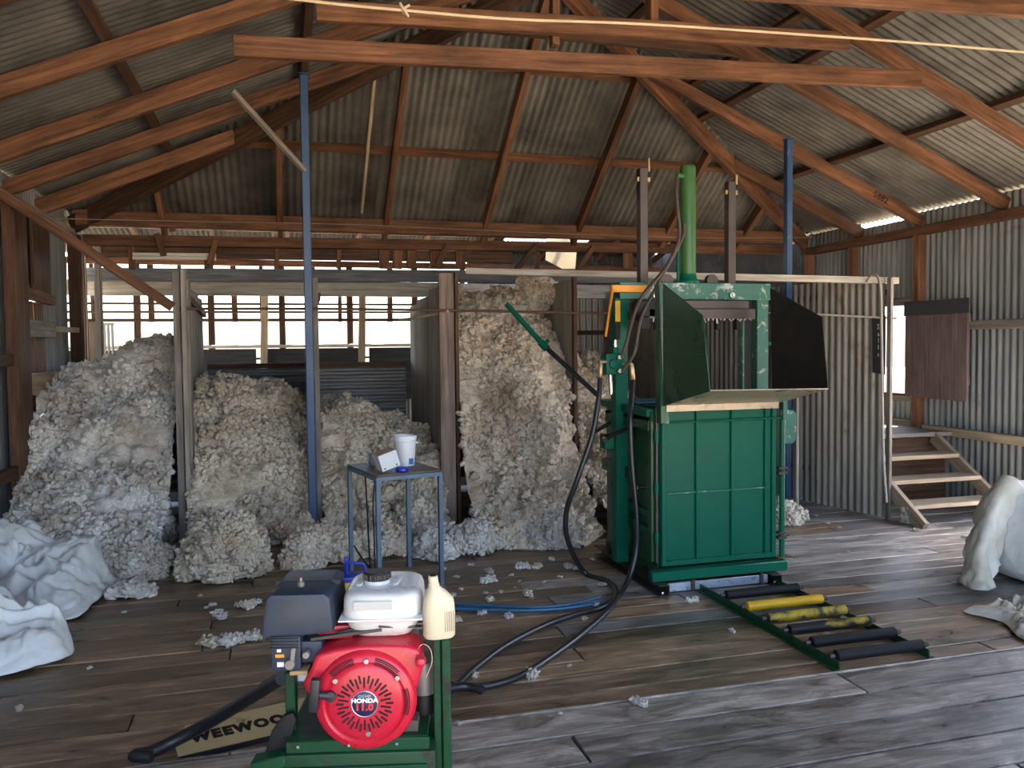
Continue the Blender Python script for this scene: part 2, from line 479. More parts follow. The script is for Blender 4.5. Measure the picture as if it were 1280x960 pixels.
# folded ridge and hip caps over the sheets
def cap(p, q, n1, n2, w=.17):
    p, q = Vector(p), Vector(q); d = (q - p).normalized()
    a1 = d.cross(n1); a2 = d.cross(n2)
    if a1.z > 0: a1 = -a1
    if a2.z > 0: a2 = -a2
    m = MB(); m.add([p + a1 * w, p, p + a2 * w, q + a1 * w, q, q + a2 * w], [(0, 1, 4, 3), (1, 2, 5, 4)])
    return m.build('ridge_cap', I_ROOF, ceiling)
cz_ = Vector((0, 0, so + .045))
cap(Vector((RX, YF - .2, ZR)) + cz_, Vector((RX, YA + .05, ZR)) + cz_, nL, nR, .3)
cap(cornR - (apex - cornR) * .03 + cz_, apex + cz_, nR, nH, .3); cap(cornL - (apex - cornL) * .03 + cz_, apex + cz_, nL, nH, .3)
# collar ties and hangers
def tie(pa, pb, Ya, Yb, h, w=.05, mat=W_RAFT, n='collar_tie'):
    return beam(n, onY(*pa, Ya), onY(*pb, Yb), w, h, mat, ceiling)
tie((292, 58), (1150, 100), 5.12, 5.12, .125)
tie((395, 14), (1060, 52), 5.27, 5.27, .125)
tie((905, -16), (1330, 14), 4.07, 4.07, .11)
# boards hanging from the ridge beside the long ties
beam('hanger', onY(693, -60, 5.36), onY(693, 58, 5.36), .05, .08, W_RAFT, ceiling, up=(0, 1, 0))
beam('hanger', onY(815, -40, 5.36), onY(815, 36, 5.36), .06, .1, W_RAFT, ceiling, up=(0, 1, 0))
# tie from hip to hip near the apex, and the crooked brace off the hip rafter
beam('collar_tie', (0.55, 6.22, 4.02), (3.85, 6.22, 4.02), .05, .12, W_DARK, ceiling)
# back plate beams under the hip roof
beam('plate_beam', onY(95, 272, 9.0), onY(985, 298, 9.0), .09, .15, W_RAFT, ceiling)
beam('plate_beam', onY(105, 300, 9.22), onY(985, 313, 9.22), .09, .11, W_RAFT, ceiling)
beam('plate_beam', onY(95, 314, 9.35), onY(640, 322, 9.35), .07, .12, W_DARK, ceiling)
for px in (165, 260, 347, 424, 480, 497, 515, 540, 548, 575, 673, 785):
    pa, pb = onY(px, 306, 9.3), onY(px + random.uniform(-2, 2), 336, 9.3)
    beam('stub_post', pb, pa, random.choice((.05, .07, .11)), .05, W_RAFT, ceiling, up=(0, 1, 0))
for (a, b) in (((270, 300), (262, 330)), ((560, 305), (545, 335)), ((672, 306), (645, 337)), ((742, 308), (722, 337)), ((208, 245), (216, 290)), ((196, 292), (205, 320))):
    beam('strut', onY(*b, 9.15), onY(*a, 9.15), .06, .05, W_RAFT, ceiling, up=(0, 1, 0))

# ---- walls
wall_right = struct(thing('wall_right', None, None, (XR, 4, 0)))
WO = (7.27, 8.15, 1.02, 1.96)      # window opening: y0, y1, z0, z1
y = YF; k = 0
def wall_sheet(X, y, w, z0, z1, par, s, mat=I_WALL):
    # ridges run upright, the sheet faces along X
    return corrugate('wall_sheet', (X, y + (w if s < 0 else 0), z0), (0, -1 if s < 0 else 1, 0), (0, 0, 1), w, z1 - z0, mat, par, seg=8)
XW = XR + .065
DO = (3.3, 5.64, 2.55)          # doorway in the right wall, just out of the picture
edges = [YF, -.44, .32, 1.08, 1.84, 2.6, DO[0], DO[1], 6.4, 7.27, 8.15, 9.12]
for a, b in zip(edges, edges[1:]):
    if abs(a - DO[0]) < .01:
        wall_sheet(XW, a, b - a, DO[2], 2.86, wall_right, 1)
    elif abs(a - WO[0]) < .01:
        wall_sheet(XW, a, b - a, -.7, WO[2], wall_right, 1); wall_sheet(XW, a, b - a, WO[3], 2.88, wall_right, 1)
    else:
        wall_sheet(XW + .003 * (len(edges) % 2), a, b - a + .02, -.7, 2.935 + random.uniform(-.015, .02), wall_right, 1)
for Y in (.2, 1.4, 2.4, 3.25, 5.69, 7.17, 8.2, 9.05):
    if Y == 7.17:
        beam('stud', (XR, Y, .6), (XR, Y, 2.68), .1, .085, W_RAFT, wall_right, up=(0, 1, 0))
    else:
        beam('stud', (XR, Y, 0), (XR, Y, 2.68), .09, .085, W_RAFT, wall_right, up=(0, 1, 0))
for z, a, b in ((.66, YF, 3.2), (1.72, YF, 3.2), (.66, 5.73, 7.1), (1.72, 5.73, 7.1), (.70, 7.25, 8.16), (.98, 7.25, 8.16), (2.0, 7.25, 8.16)):
    beam('girt', (XR + .015, a, z), (XR + .015, b, z + .01), .055, .085, W_PALE if z < .7 else W_GREY, wall_right)
dr = struct(thing('door_1', None, None, (XR, 5.1, 0)))
beam('door_head', (XR + .02, DO[0], DO[2]), (XR + .02, DO[1], DO[2]), .09, .08, W_RAFT, dr)
beam('door_sill', (XR + .02, DO[0], .0), (XR + .02, DO[1], .0), .12, .04, W_GREY, dr)
win = struct(thing('window_1', None, None, (XR, 7.7, WO[2])))
beam('window_sill', (XR + .03, WO[0], WO[2] - .01), (XR + .03, WO[1], WO[2] - .01), .12, .03, W_RAFT, win)
beam('window_head', (XR + .03, WO[0], WO[3] + .02), (XR + .03, WO[1], WO[3] + .02), .1, .04, W_GREY, win)
beam('window_jamb', (XR + .03, WO[1] + .02, WO[2]), (XR + .03, WO[1] + .02, WO[3]), .1, .04, W_RAFT, win, up=(0, 1, 0))

wall_left = struct(thing('wall_left', None, None, (XL, 4, 0)))
LO = (7.32, 8.08, 1.34, 2.0)
XW2 = XL - .065
edges = [YF, -.44, .32, 1.08, 1.84, 2.6, 3.36, 4.12, 4.88, 5.64, 6.4, LO[0], LO[1], 8.6, 9.12]
for a, b in zip(edges, edges[1:]):
    if abs(a - LO[0]) < .01:
        wall_sheet(XW2, a, b - a, -.7, LO[2], wall_left, -1); wall_sheet(XW2, a, b - a, LO[3], 2.95, wall_left, -1)
    else:
        wall_sheet(XW2, a, b - a + .02, -.7, 2.95, wall_left, -1)
beam('stud', (XL + .06, 7.06, 0), (XL + .06, 7.06, 2.68), .3, .09, W_DARK, wall_left, up=(1, 0, 0))
beam('lining_board', (XL + .03, 7.86, 2.06), (XL + .03, 7.86, 2.68), .5, .03, W_DARK, wall_left, up=(1, 0, 0))
for Y in (.6, 2.0, 3.4, 4.8, 6.0):
    beam('stud', (XL, Y, 0), (XL, Y, 2.68), .1, .085, W_DARK, wall_left, up=(0, 1, 0))
beam('stud', (XL + .02, YB + .02, 0), (XL + .02, YB + .02, 2.72), .11, .1, W_DARK, wall_left, up=(0, 1, 0))
beam('girt', (XL + .04, YF, .66), (XL + .04, 6.95, .66), .06, .09, W_DARK, wall_left)
beam('girt', (XL + .04, YF, 1.5), (XL + .04, 6.95, 1.5), .06, .09, W_DARK, wall_left)
win2 = struct(thing('window_2', None, None, (XL, 7.5, LO[2])))
beam('window_rail', (XL + .05, 7.22, 1.75), (XL + .05, 8.1, 1.75), .05, .14, W_GREY, win2)
beam('window_rail', (XL + .05, 7.22, 1.30), (XL + .05, 8.12, 1.30), .06, .17, W_PALE, win2)
beam('window_rail', (XL + .05, 7.22, 2.03), (XL + .05, 8.1, 2.01), .05, .09, W_RAFT, win2)
beam('shutter_board', (XL - .01, 7.64, 1.36), (XL - .01, 7.58, 1.97), .24, .022, W_RAFT, win2, up=(1, 0, 0))
beam('shutter_board', (XL - .01, 7.91, 1.36), (XL - .01, 7.88, 1.97), .28, .022, W_RAFT, win2, up=(1, 0, 0))
beam('window_peg', (XL + .06, 8.1, 1.76), (XL + .06, 8.95, 1.77), .04, .05, W_PALE, win2)

# ---- the pens beyond the wool bins
pens_floor = MB(); pens_floor.span((-7, YB + .12, -.12), (6.9, 14.3, -.02))
struct(pens_floor.build('floor_pens', DIRT))
pens_roof = struct(thing('ceiling_pens', None, None, (2, 11.5, 3.2)))
pa, pb = Vector((0, 9.13, 2.965)), Vector((0, 11.4, 3.92)); pc = Vector((0, 14.25, 3.22))
x = -7.0; k = 0
while x < 6.6:
    hole = 3.6 < x < 4.9
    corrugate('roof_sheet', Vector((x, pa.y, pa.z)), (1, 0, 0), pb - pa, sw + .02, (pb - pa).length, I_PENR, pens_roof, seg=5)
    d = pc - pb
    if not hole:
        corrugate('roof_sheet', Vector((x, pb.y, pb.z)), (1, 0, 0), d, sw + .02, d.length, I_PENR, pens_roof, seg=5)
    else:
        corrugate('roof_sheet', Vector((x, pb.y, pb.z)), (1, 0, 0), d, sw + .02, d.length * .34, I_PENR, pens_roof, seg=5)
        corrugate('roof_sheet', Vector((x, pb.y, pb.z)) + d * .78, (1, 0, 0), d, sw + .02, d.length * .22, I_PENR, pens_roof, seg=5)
    x += sw; k += 1
for X in np.arange(-6.5, 6.9, 1.1):
    beam('rafter', (X, 9.3, 2.98), (X, 11.4, 3.84), .05, .1, W_RAFT, pens_roof)
    beam('rafter', (X, 11.4, 3.84), (X, 14.2, 3.15), .05, .1, W_RAFT, pens_roof)
for Y, z in ((12.3, 3.66), (13.3, 3.4)):
    beam('purlin', (-7, Y, z), (6.9, Y, z), .06, .05, W_RAFT, pens_roof)
beam('plate_beam', (-7, 14.15, 2.98), (6.9, 14.15, 2.98), .08, .1, W_RAFT, pens_roof)
# side walls of the pens and the slatted far wall
wall_back = struct(thing('wall_back', None, None, (2, 14.2, 0)))
for x in np.arange(-7, 6.6, .76):
    corrugate('wall_sheet', (x, 14.27, -.7), (1, 0, 0), (0, 0, 1), .77, 2.02, I_BIN, wall_back, seg=4)
for x in np.arange(3.15, 6.6, .76):
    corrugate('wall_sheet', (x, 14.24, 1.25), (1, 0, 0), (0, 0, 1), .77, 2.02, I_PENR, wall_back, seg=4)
for x in np.arange(-6.6, 6.9, 1.1):
    beam('post', (x, 14.15, 0), (x, 14.15, 2.95), .1, .09, W_DARK, wall_back, up=(0, 1, 0))
for k, x in enumerate(np.arange(-6.2, 6.9, .42)):
    if k % 3: beam('upright_slat', (x, 14.2, 2.02), (x + random.uniform(-.02, .02), 14.2, 2.96), .09 if k % 3 == 1 else .06, .03, W_DARK, wall_back, up=(0, 1, 0))
for z, h, m in ((2.05, .05, W_DARK), (2.18, .035, W_DARK), (2.31, .035, W_DARK), (2.56, .24, W_WHITE), (1.62, .05, W_WHITE), (1.42, .03, W_DARK)):
    beam('rail', (-7, 14.1, z), (6.9, 14.1, z), .03, h, m, wall_back)
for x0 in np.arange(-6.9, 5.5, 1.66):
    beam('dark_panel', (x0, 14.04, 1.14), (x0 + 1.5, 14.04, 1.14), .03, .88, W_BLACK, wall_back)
for px in (330, 452):
    beam('white_post', onY(px, 470, 13.9), onY(px + 1, 345, 13.9), .11, .07, W_PALE, wall_back, up=(0, 1, 0))
wall_side = struct(thing('wall_pens_left', None, None, (-7, 11.7, 0)))
corrugate('wall_sheet', (-7, 9.2, -.7), (0, 1, 0), (0, 0, 1), 5.1, 1.6, I_BIN, wall_side, seg=4)
wall_side2 = struct(thing('wall_pens_right', None, None, (6.9, 11.7, 0)))
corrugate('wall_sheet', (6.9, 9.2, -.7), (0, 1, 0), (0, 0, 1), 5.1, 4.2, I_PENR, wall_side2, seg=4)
# long blue-grey rail between the shed and the pens
struct(beam('trim_1', onY(88, 343, 9.62), onY(860, 347, 9.62), .08, .14, W_BLUEG))
struct(beam('trim_2', onY(98, 360, 9.75), onY(575, 362, 9.75), .04, .16, W_WHITE))
# posts at the pens' entrance, behind the first pile
for i, (px, y0, y1, w, m, lab) in enumerate(((101, 470, 277, .13, W_DARK, 'dark square post at the corner beside the rusty iron strip'), (125, 480, 290, .055, W_GREY, 'thin grey post next to the dark corner post'))):
    P = onY(px, 430, 9.35); t = thing('corner_post', lab, 'post', (P.x, P.y, 0))
    beam('shaft', (P.x, P.y, 0), (P.x, P.y, 2.75), w, .1, m, t, up=(0, 1, 0))
    beam('nailing_strip', (P.x + w / 2 + .008, P.y - .03, 0.4), (P.x + w / 2 + .008, P.y - .03, 2.7), .016, .03, W_PALE, t, up=(0, 1, 0))
# ================================================================ WOOL BINS
BLUE = paint('blue_steel_paint', (.022, .065, .16), .45, var=.2, wear=(.10, .13, .17), wscale=14, wamt=.62)
def steel_post(px, Y, ztop, label):
    P = onY(px, 500, Y); t = thing('steel_post', label, 'post', (P.x, P.y, 0))
    m = MB(); m.span((P.x - .032, P.y - .032, .008), (P.x + .032, P.y + .032, ztop)); m.build('shaft', BLUE, t, .006)
    m = MB(); m.span((P.x - .08, P.y - .08, 0), (P.x + .08, P.y + .08, .009)); m.build('foot_plate', BLUE, t, .002)
    m = MB(); m.span((P.x - .042, P.y - .04, ztop), (P.x + .042, P.y + .04, ztop + .008)); m.build('cap_plate', BLUE, t, .002)
    return P
steel_post(388, 6.86, 3.74, 'blue steel post standing in front of the two left wool bins')
steel_post(984, 7.0, 3.52, 'blue steel post behind the press and the black hopper wing')

def partition(name, label, x, y0, y1, z, postw, postmat, sheet=I_BIN, splay=0.0, slope=0.0, post_top=None):
    t = thing(name, label, 'partition', (x, y0, 0))
    d = Vector((splay, y1 - y0, 0)); L = d.length; d.normalize()
    a = 0.05; k = 0
    while a < L - .05:
        w = min(.76, L - a)
        zt = z - slope * (a + w / 2)
        corrugate('iron_panel', Vector((x, y0, .02)) + d * a + Vector((.004 * (k % 2), 0, 0)), d, (0, 0, 1), w + .015, zt, sheet, t, seg=7)
        a += .76; k += 1
    beam('end_post', (x, y0, 0), (x, y0, (post_top or z + .03)), postw, .05, postmat, t, up=(0, 1, 0))
    for zz in (.35, z - .12):
        beam('rail', Vector((x + .03, y0, zz)) + d * .05, Vector((x + .03, y0, zz - slope * L * (zz > 1))) + d * L, .035, .06, W_DARK, t)
    return t
p1 = partition('bin_partition', 'bin partition with pale grey end board, between the first and second wool piles', -.80, 7.0, 9.05, 2.15, .055, W_GREY, slope=.05)
beam('edge_board', (-.745, 6.99, 0), (-.745, 7.0, 2.20), .04, .10, W_GREY, p1, up=(0, 1, 0))
beam('side_board', (-.72, 7.06, 0), (-.72, 7.06, 2.12), .15, .022, W_GREY, p1, up=(1, 0, 0))
p2 = partition('bin_partition', 'narrow edge-on bin partition right behind the blue post', .265, 7.0, 9.05, 2.12, .045, W_GREY, slope=.05)
p3 = partition('bin_partition', 'dark iron bin partition with a pinkish end post left of the tall wool stack', 1.36, 7.0, 9.05, 2.12, .13, W_PINK, slope=.07, post_top=2.2)
beam('edge_board', (1.445, 6.99, 0), (1.445, 6.99, 2.2), .03, .08, W_DARK, p3, up=(0, 1, 0))
p4 = partition('bin_partition', 'iron bin partition to the right of the tall wool stack', 2.53, 7.0, 9.05, 2.17, .035, W_DARK, slope=.06)
p5 = partition('bin_partition', 'iron bin partition seen through the press frame', 3.66, 7.0, 9.05, 2.17, .05, W_DARK)
p6 = partition('bin_partition', 'corrugated iron bin partition ending beside the wooden steps', 5.10, 6.05, 9.05, 2.12, .03, W_GREY, splay=-.62, post_top=2.13)
CHALK = paint('chalk', (.6, .6, .58), .9, var=.1)
TAR = paint('black_patch', (.035, .037, .042), .6, var=.3)
# dark painted patch with chalk letters on the end sheet
pt = MB(); pdir = Vector((-.62, 3.0, 0)).normalized()
pn = Vector((-pdir.y, pdir.x, 0))
q0 = Vector((5.10, 6.05, 1.28)) + pdir * .03 + pn * .016
pt.prism([(0, 0), (.13, .02), (.14, .5), (0, .52)], q0, pdir, (0, 0, 1), pn * .003)
patch = pt.build('painted_patch', TAR, p6)
def letters(txt, size, mat, parent, world, name='lettering', ext=.0008, align='CENTER', xs=1.0, bold=0.0):
    cu = bpy.data.curves.new(name, 'FONT'); cu.body = txt; cu.size = size; cu.extrude = ext; cu.offset = bold; cu.space_character = 1.0 + bold * 30
    cu.align_x = align; cu.align_y = 'CENTER'; cu.resolution_u = 3
    ob = bpy.data.objects.new(name, cu); COL.objects.link(ob)
    dg = bpy.context.evaluated_depsgraph_get(); dg.update()
    me = bpy.data.meshes.new_from_object(ob.evaluated_get(dg))
    bpy.data.objects.remove(ob); bpy.data.curves.remove(cu)
    if xs != 1.0: me.transform(Matrix.Scale(xs, 4, (1, 0, 0)))
    me.materials.clear()
    return link(name, me, mat, parent, world)
for k, ch in enumerate(('\u03a3', 'a', 'l', 'l', 's')):
    lp = q0 + pdir * .07 + Vector((0, 0, .42 - .06 * k)) + pn * .0045
    letters(ch, .06, CHALK, patch, frame(lp, -pdir, Vector((0, 0, 1)), pn), 'chalk_letter')
# thin timber upright left of that partition
st = tag(beam('thin_upright', onZ(995, 649), onZ(995, 649) + Vector((0, 0, 1.9)), .03, .045, W_GREY, None, up=(0, 1, 0)), 'thin timber upright between the press and the corrugated partition', 'post')

# low back wall of the bins: iron with ridges running level, timber cap
wb = struct(thing('wall_bins', None, None, (1, YB, 0)))
for x0, x1 in ((XL + .05, -.85), (-.76, .24), (.3, 1.3), (1.4, 2.5)):
    corrugate('iron_panel', (x0, YB - .02, .1), (0, 0, 1), (1, 0, 0), 1.26, x1 - x0, I_BACK, wb, seg=7)
    beam('cap_rail', (x0, YB - .01, 1.39), (x1, YB - .01, 1.39), .07, .05, W_DARK, wb)
x = 2.56
while x < 5.0:
    corrugate('iron_panel', (x, YB - .02, .1), (1, 0, 0), (0, 0, 1), .76, 2.02, I_BIN, wb, seg=7); x += .75
beam('rail', (2.5, YB - .06, 1.3), (4.5, YB - .06, 1.3), .05, .05, W_DARK, wb)
beam('rail', (2.5, YB - .06, 1.72), (4.5, YB - .06, 1.72), .05, .05, W_DARK, wb)

# white painted timber lying along the tops of the partitions
a, b = onY(582, 339, 7.1), onY(1121, 351, 6.12)
hb = beam('top_timber', a, b, .09, .055, W_WHITE)
tag(hb, 'white weathered timber lying along the tops of the wool bins', 'beam')
# thin steel rods strung across the bin fronts
rod = MB(); rod.tube([onY(225, 386, 6.97), onY(392, 386, 6.93), onY(560, 388, 6.95), onY(720, 391, 6.97), onY(800, 392, 6.97)], .011, 8, 3)
RUST = paint('brown_rust', (.11, .06, .04), .7, var=.35, metal=.3)
tag(rod.build('cross_rod', RUST), 'thin rusty rod crossing the fronts of the wool bins', 'rod')
rod = MB(); rod.tube([onY(938, 391, 7.0), onY(1000, 392, 6.6), onY(1121, 398, 6.03)], .009, 8, 3)
tag(rod.build('cross_rod', paint('pale_rod', (.42, .38, .32), .7)), 'pale thin rail across the corrugated partition by the steps', 'rod')
cord = MB(); cord.tube([onY(500, 400, 7.6), onY(520, 397, 7.3), onY(560, 389, 6.93)], .012, 6, 5)
tag(cord.build('wire_loop', paint('straw_twine', (.42, .34, .22), .9)), 'straw-coloured twine tied along the pinkish bin post', 'twine')
conduit = MB(); conduit.tube([onY(1083, 352, 6.15), onY(1092, 343, 6.05), onY(1100, 356, 5.98), onY(1102, 420, 5.96), onY(1104, 560, 5.96), onY(1108, 628, 5.94)], .011, 8, 6)
tag(conduit.build('hanging_pipe', paint('grey_pipe', (.30, .27, .23), .6)), 'thin bent pipe hanging down the end of the corrugated partition', 'pipe')

# ================================================================ WOOL
def h3(ix, iy, iz, seed):
    n = (ix.astype(np.int64) * 73856093) ^ (iy.astype(np.int64) * 19349663) ^ (iz.astype(np.int64) * 83492791) ^ np.int64(seed * 2654435761 % (1 << 31))
    n = (n ^ (n >> 13)) * 1274126177 & 0x7fffffff
    out = []
    for _ in range(3):
        n = (n * 1103515245 + 12345) & 0x7fffffff
        out.append(((n >> 8) & 0xffff) / 65535.0)
    return out
def vor(P, cell, seed):
    """distance to the nearest jittered lattice point, in cells, and a random number per cell"""
    Q = P / cell; I = np.floor(Q).astype(np.int64); best = np.full(len(P), 9.0); rnd = np.zeros(len(P))
    for dx in (-1, 0, 1):
        for dy in (-1, 0, 1):
            for dz in (-1, 0, 1):
                a, b, c = I[:, 0] + dx, I[:, 1] + dy, I[:, 2] + dz
                j = h3(a, b, c, seed)
                d = (Q[:, 0] - a - j[0]) ** 2 + (Q[:, 1] - b - j[1]) ** 2 + (Q[:, 2] - c - j[2]) ** 2
                m = d < best; best[m] = d[m]; rnd[m] = ((j[0] + j[1] * 1.7 + j[2] * 2.3) % 1.0)[m]
    return np.sqrt(best), rnd
def vnoise(P, cell, seed):
    Q = P / cell; I = np.floor(Q).astype(np.int64); f = Q - I; f = f * f * (3 - 2 * f); r = 0
    for dx in (0, 1):
        for dy in (0, 1):
            for dz in (0, 1):
                w = (f[:, 0] if dx else 1 - f[:, 0]) * (f[:, 1] if dy else 1 - f[:, 1]) * (f[:, 2] if dz else 1 - f[:, 2])
                r = r + w * h3(I[:, 0] + dx, I[:, 1] + dy, I[:, 2] + dz, seed)[0]
    return r
def fluff(P, Nn, seed, amps=((.36, .12), (.15, .075), (.07, .036), (.034, .016)), zmin=None):
    wv = np.stack([vnoise(P, .2, seed + 50), vnoise(P, .2, seed + 51), vnoise(P, .2, seed + 52)], 1) - .5
    Q = P + wv * .1
    h = np.zeros(len(P))
    for k, (cell, amp) in enumerate(amps):
        d, r = vor(Q, cell, seed + k * 7)
        h += amp * (np.sqrt(np.maximum(0, 1 - np.minimum(d / .92, 1) ** 2)) * (.6 + .8 * r) - .74)
    out = P + Nn * h[:, None]
    if zmin is not None: out[:, 2] = np.maximum(out[:, 2], zmin)
    return out
def grid_mesh(name, V, nu, nv, mat, wrap=False):
    idx = np.arange(nu * nv).reshape(nu, nv)
    if wrap: idx = np.vstack([idx, idx[:1]])
    f = np.stack([idx[:-1, :-1], idx[1:, :-1], idx[1:, 1:], idx[:-1, 1:]], -1).reshape(-1, 4)
    me = bpy.data.meshes.new(name)
    me.vertices.add(len(V)); me.vertices.foreach_set('co', V.astype(np.float32).ravel())
    me.loops.add(f.size); me.loops.foreach_set('vertex_index', f.ravel().astype(np.int32))
    me.polygons.add(len(f)); me.polygons.foreach_set('loop_start', np.arange(0, f.size, 4, dtype=np.int32))
    me.update(calc_edges=True); me.validate()
    me.polygons.foreach_set('use_smooth', [True] * len(me.polygons))
    me.materials.append(mat); return me
def grid_normals(V, nu, nv, wrap=False):
    G = V.reshape(nu, nv, 3)
    du = (np.roll(G, -1, 0) - np.roll(G, 1, 0)) if wrap else np.gradient(G, axis=0)
    dv = np.gradient(G, axis=1); n = np.cross(du, dv); n /= np.linalg.norm(n, axis=2, keepdims=True) + 1e-9
    return n.reshape(-1, 3)
_a = [(0, 0, -1)] + [(math.cos(k * math.pi / 3 + j * .5) * math.cos(e), math.sin(k * math.pi / 3 + j * .5) * math.cos(e), math.sin(e)) for j, e in enumerate((-.55, .1, .75)) for k in range(6)] + [(0, 0, 1)]
LOCK_V = np.array(_a)
LOCK_F = [(0, 1 + (k + 1) % 6, 1 + k, 1 + k) for k in range(6)]
for _j in range(2):
    LOCK_F += [(1 + _j * 6 + k, 1 + _j * 6 + (k + 1) % 6, 7 + _j * 6 + (k + 1) % 6, 7 + _j * 6 + k) for k in range(6)]
LOCK_F += [(13 + k, 13 + (k + 1) % 6, 19, 19) for k in range(6)]
def add_locks(me_parts, V, Nn, n, seed, r0=.011, r1=.03, zmin=.003):
    """curly locks of wool sitting on the surface: small uneven blobs, joined to the pile"""
    r = np.random.default_rng(seed); pick = r.integers(0, len(V), n); C = V[pick]; D = Nn[pick]
    s = r0 + (r1 - r0) * r.random(n) ** 2.2
    A = r.normal(size=(n, 3)); A /= np.linalg.norm(A, axis=1, keepdims=True)
    B_ = np.cross(A, r.normal(size=(n, 3))); B_ /= np.linalg.norm(B_, axis=1, keepdims=True) + 1e-9; C_ = np.cross(A, B_)
    jit = 1 + .35 * (r.random((n, len(LOCK_V))) - .5) * 2
    L = LOCK_V[None] * jit[..., None]
    P = (L[..., 0:1] * A[:, None] * 1.5 + L[..., 1:2] * B_[:, None] + L[..., 2:3] * C_[:, None] * .75) * s[:, None, None]
    P = P + (C + D * (s * (r.random(n) * .7 - .1))[:, None])[:, None]
    P[..., 2] = np.maximum(P[..., 2], zmin)
    F = np.array(LOCK_F)[None] + (np.arange(n) * len(LOCK_V))[:, None, None]
    me_parts.append((P.reshape(-1, 3), F.reshape(-1, 4)))
def joined_mesh(name, V, f, parts, mat):
    vs, fs, off = [V], [f], len(V)
    for P, F in parts: vs.append(P); fs.append(F + off); off += len(P)
    V = np.vstack(vs); f = np.vstack(fs)
    tri = f[:, 2] == f[:, 3]
    q, t = f[~tri], f[tri][:, :3]
    me = bpy.data.meshes.new(name)
    me.vertices.add(len(V)); me.vertices.foreach_set('co', V.astype(np.float32).ravel())
    loops = np.r_[q.ravel(), t.ravel()].astype(np.int32)
    me.loops.add(len(loops)); me.loops.foreach_set('vertex_index', loops)
    st = np.r_[np.arange(len(q)) * 4, len(q) * 4 + np.arange(len(t)) * 3].astype(np.int32)
    me.polygons.add(len(st)); me.polygons.foreach_set('loop_start', st)
    me.update(calc_edges=True); me.validate()
    me.polygons.foreach_set('use_smooth', [True] * len(me.polygons))
    me.materials.append(mat); return me
def grid_faces(nu, nv, wrap=False):
    idx = np.arange(nu * nv).reshape(nu, nv)
    if wrap: idx = np.vstack([idx, idx[:1]])
    return np.stack([idx[:-1, :-1], idx[1:, :-1], idx[1:, 1:], idx[:-1, 1:]], -1).reshape(-1, 4)
def wool_mat(name, dark, mid, light, tint):
    m, nt, N, L, B = nodes_of(name)
    co, rnd = coords(N, L, (1, 1, 1))
    n1 = noise(N, L, co, 3.2, 5, .65, .5)
    r = ramp(N, [(.30, dark), (.5, mid), (.68, light)]); L.new(n1.outputs['Fac'], r.inputs[0])
    n2 = noise(N, L, co, 22, 6, .7, .8)
    r2 = ramp(N, [(.30, (.72, .69, .65)), (.52, (1.0, 1.0, 1.0)), (.7, (1.1, 1.1, 1.1))]); L.new(n2.outputs['Fac'], r2.inputs[0])
    c = mixc(N, L, r.outputs[0], r2.outputs[0], 1.0, 'MULTIPLY')
    n3 = noise(N, L, co, 2.6, 5, .65, .6)
    r3 = ramp(N, [(.5, (0, 0, 0)), (.72, (1, 1, 1))]); L.new(n3.outputs['Fac'], r3.inputs[0])
    c = mixc(N, L, c, tint, r3.outputs[0])
    L.new(c, B.inputs['Base Color']); B.inputs['Roughness'].default_value = .95; B.inputs['Specular IOR Level'].default_value = .08
    B.inputs['Subsurface Weight'].default_value = .12; B.inputs['Subsurface Scale'].default_value = .01; B.inputs['Subsurface Radius'].default_value = (1, .8, .55)
    n4 = noise(N, L, co, 70, 7, .75, 1.2)
    v = N.new('ShaderNodeTexVoronoi'); v.inputs['Scale'].default_value = 60; L.new(co, v.inputs['Vector'])
    ad = N.new('ShaderNodeMath'); ad.operation = 'SUBTRACT'; L.new(n4.outputs['Fac'], ad.inputs[0]); L.new(v.outputs['Distance'], ad.inputs[1])
    L.new(bump(N, L, ad.outputs[0], .75, .012), B.inputs['Normal'])
    return m
WOOL_G = wool_mat('grey_wool', (.42, .375, .335), (.67, .63, .585), (.82, .79, .74), (.44, .36, .29))
WOOL_C = wool_mat('cream_wool', (.45, .37, .285), (.69, .60, .485), (.82, .745, .63), (.48, .37, .265))
WOOL_P = wool_mat('pinkish_wool', (.46, .36, .28), (.71, .60, .485), (.84, .745, .63), (.52, .39, .285))

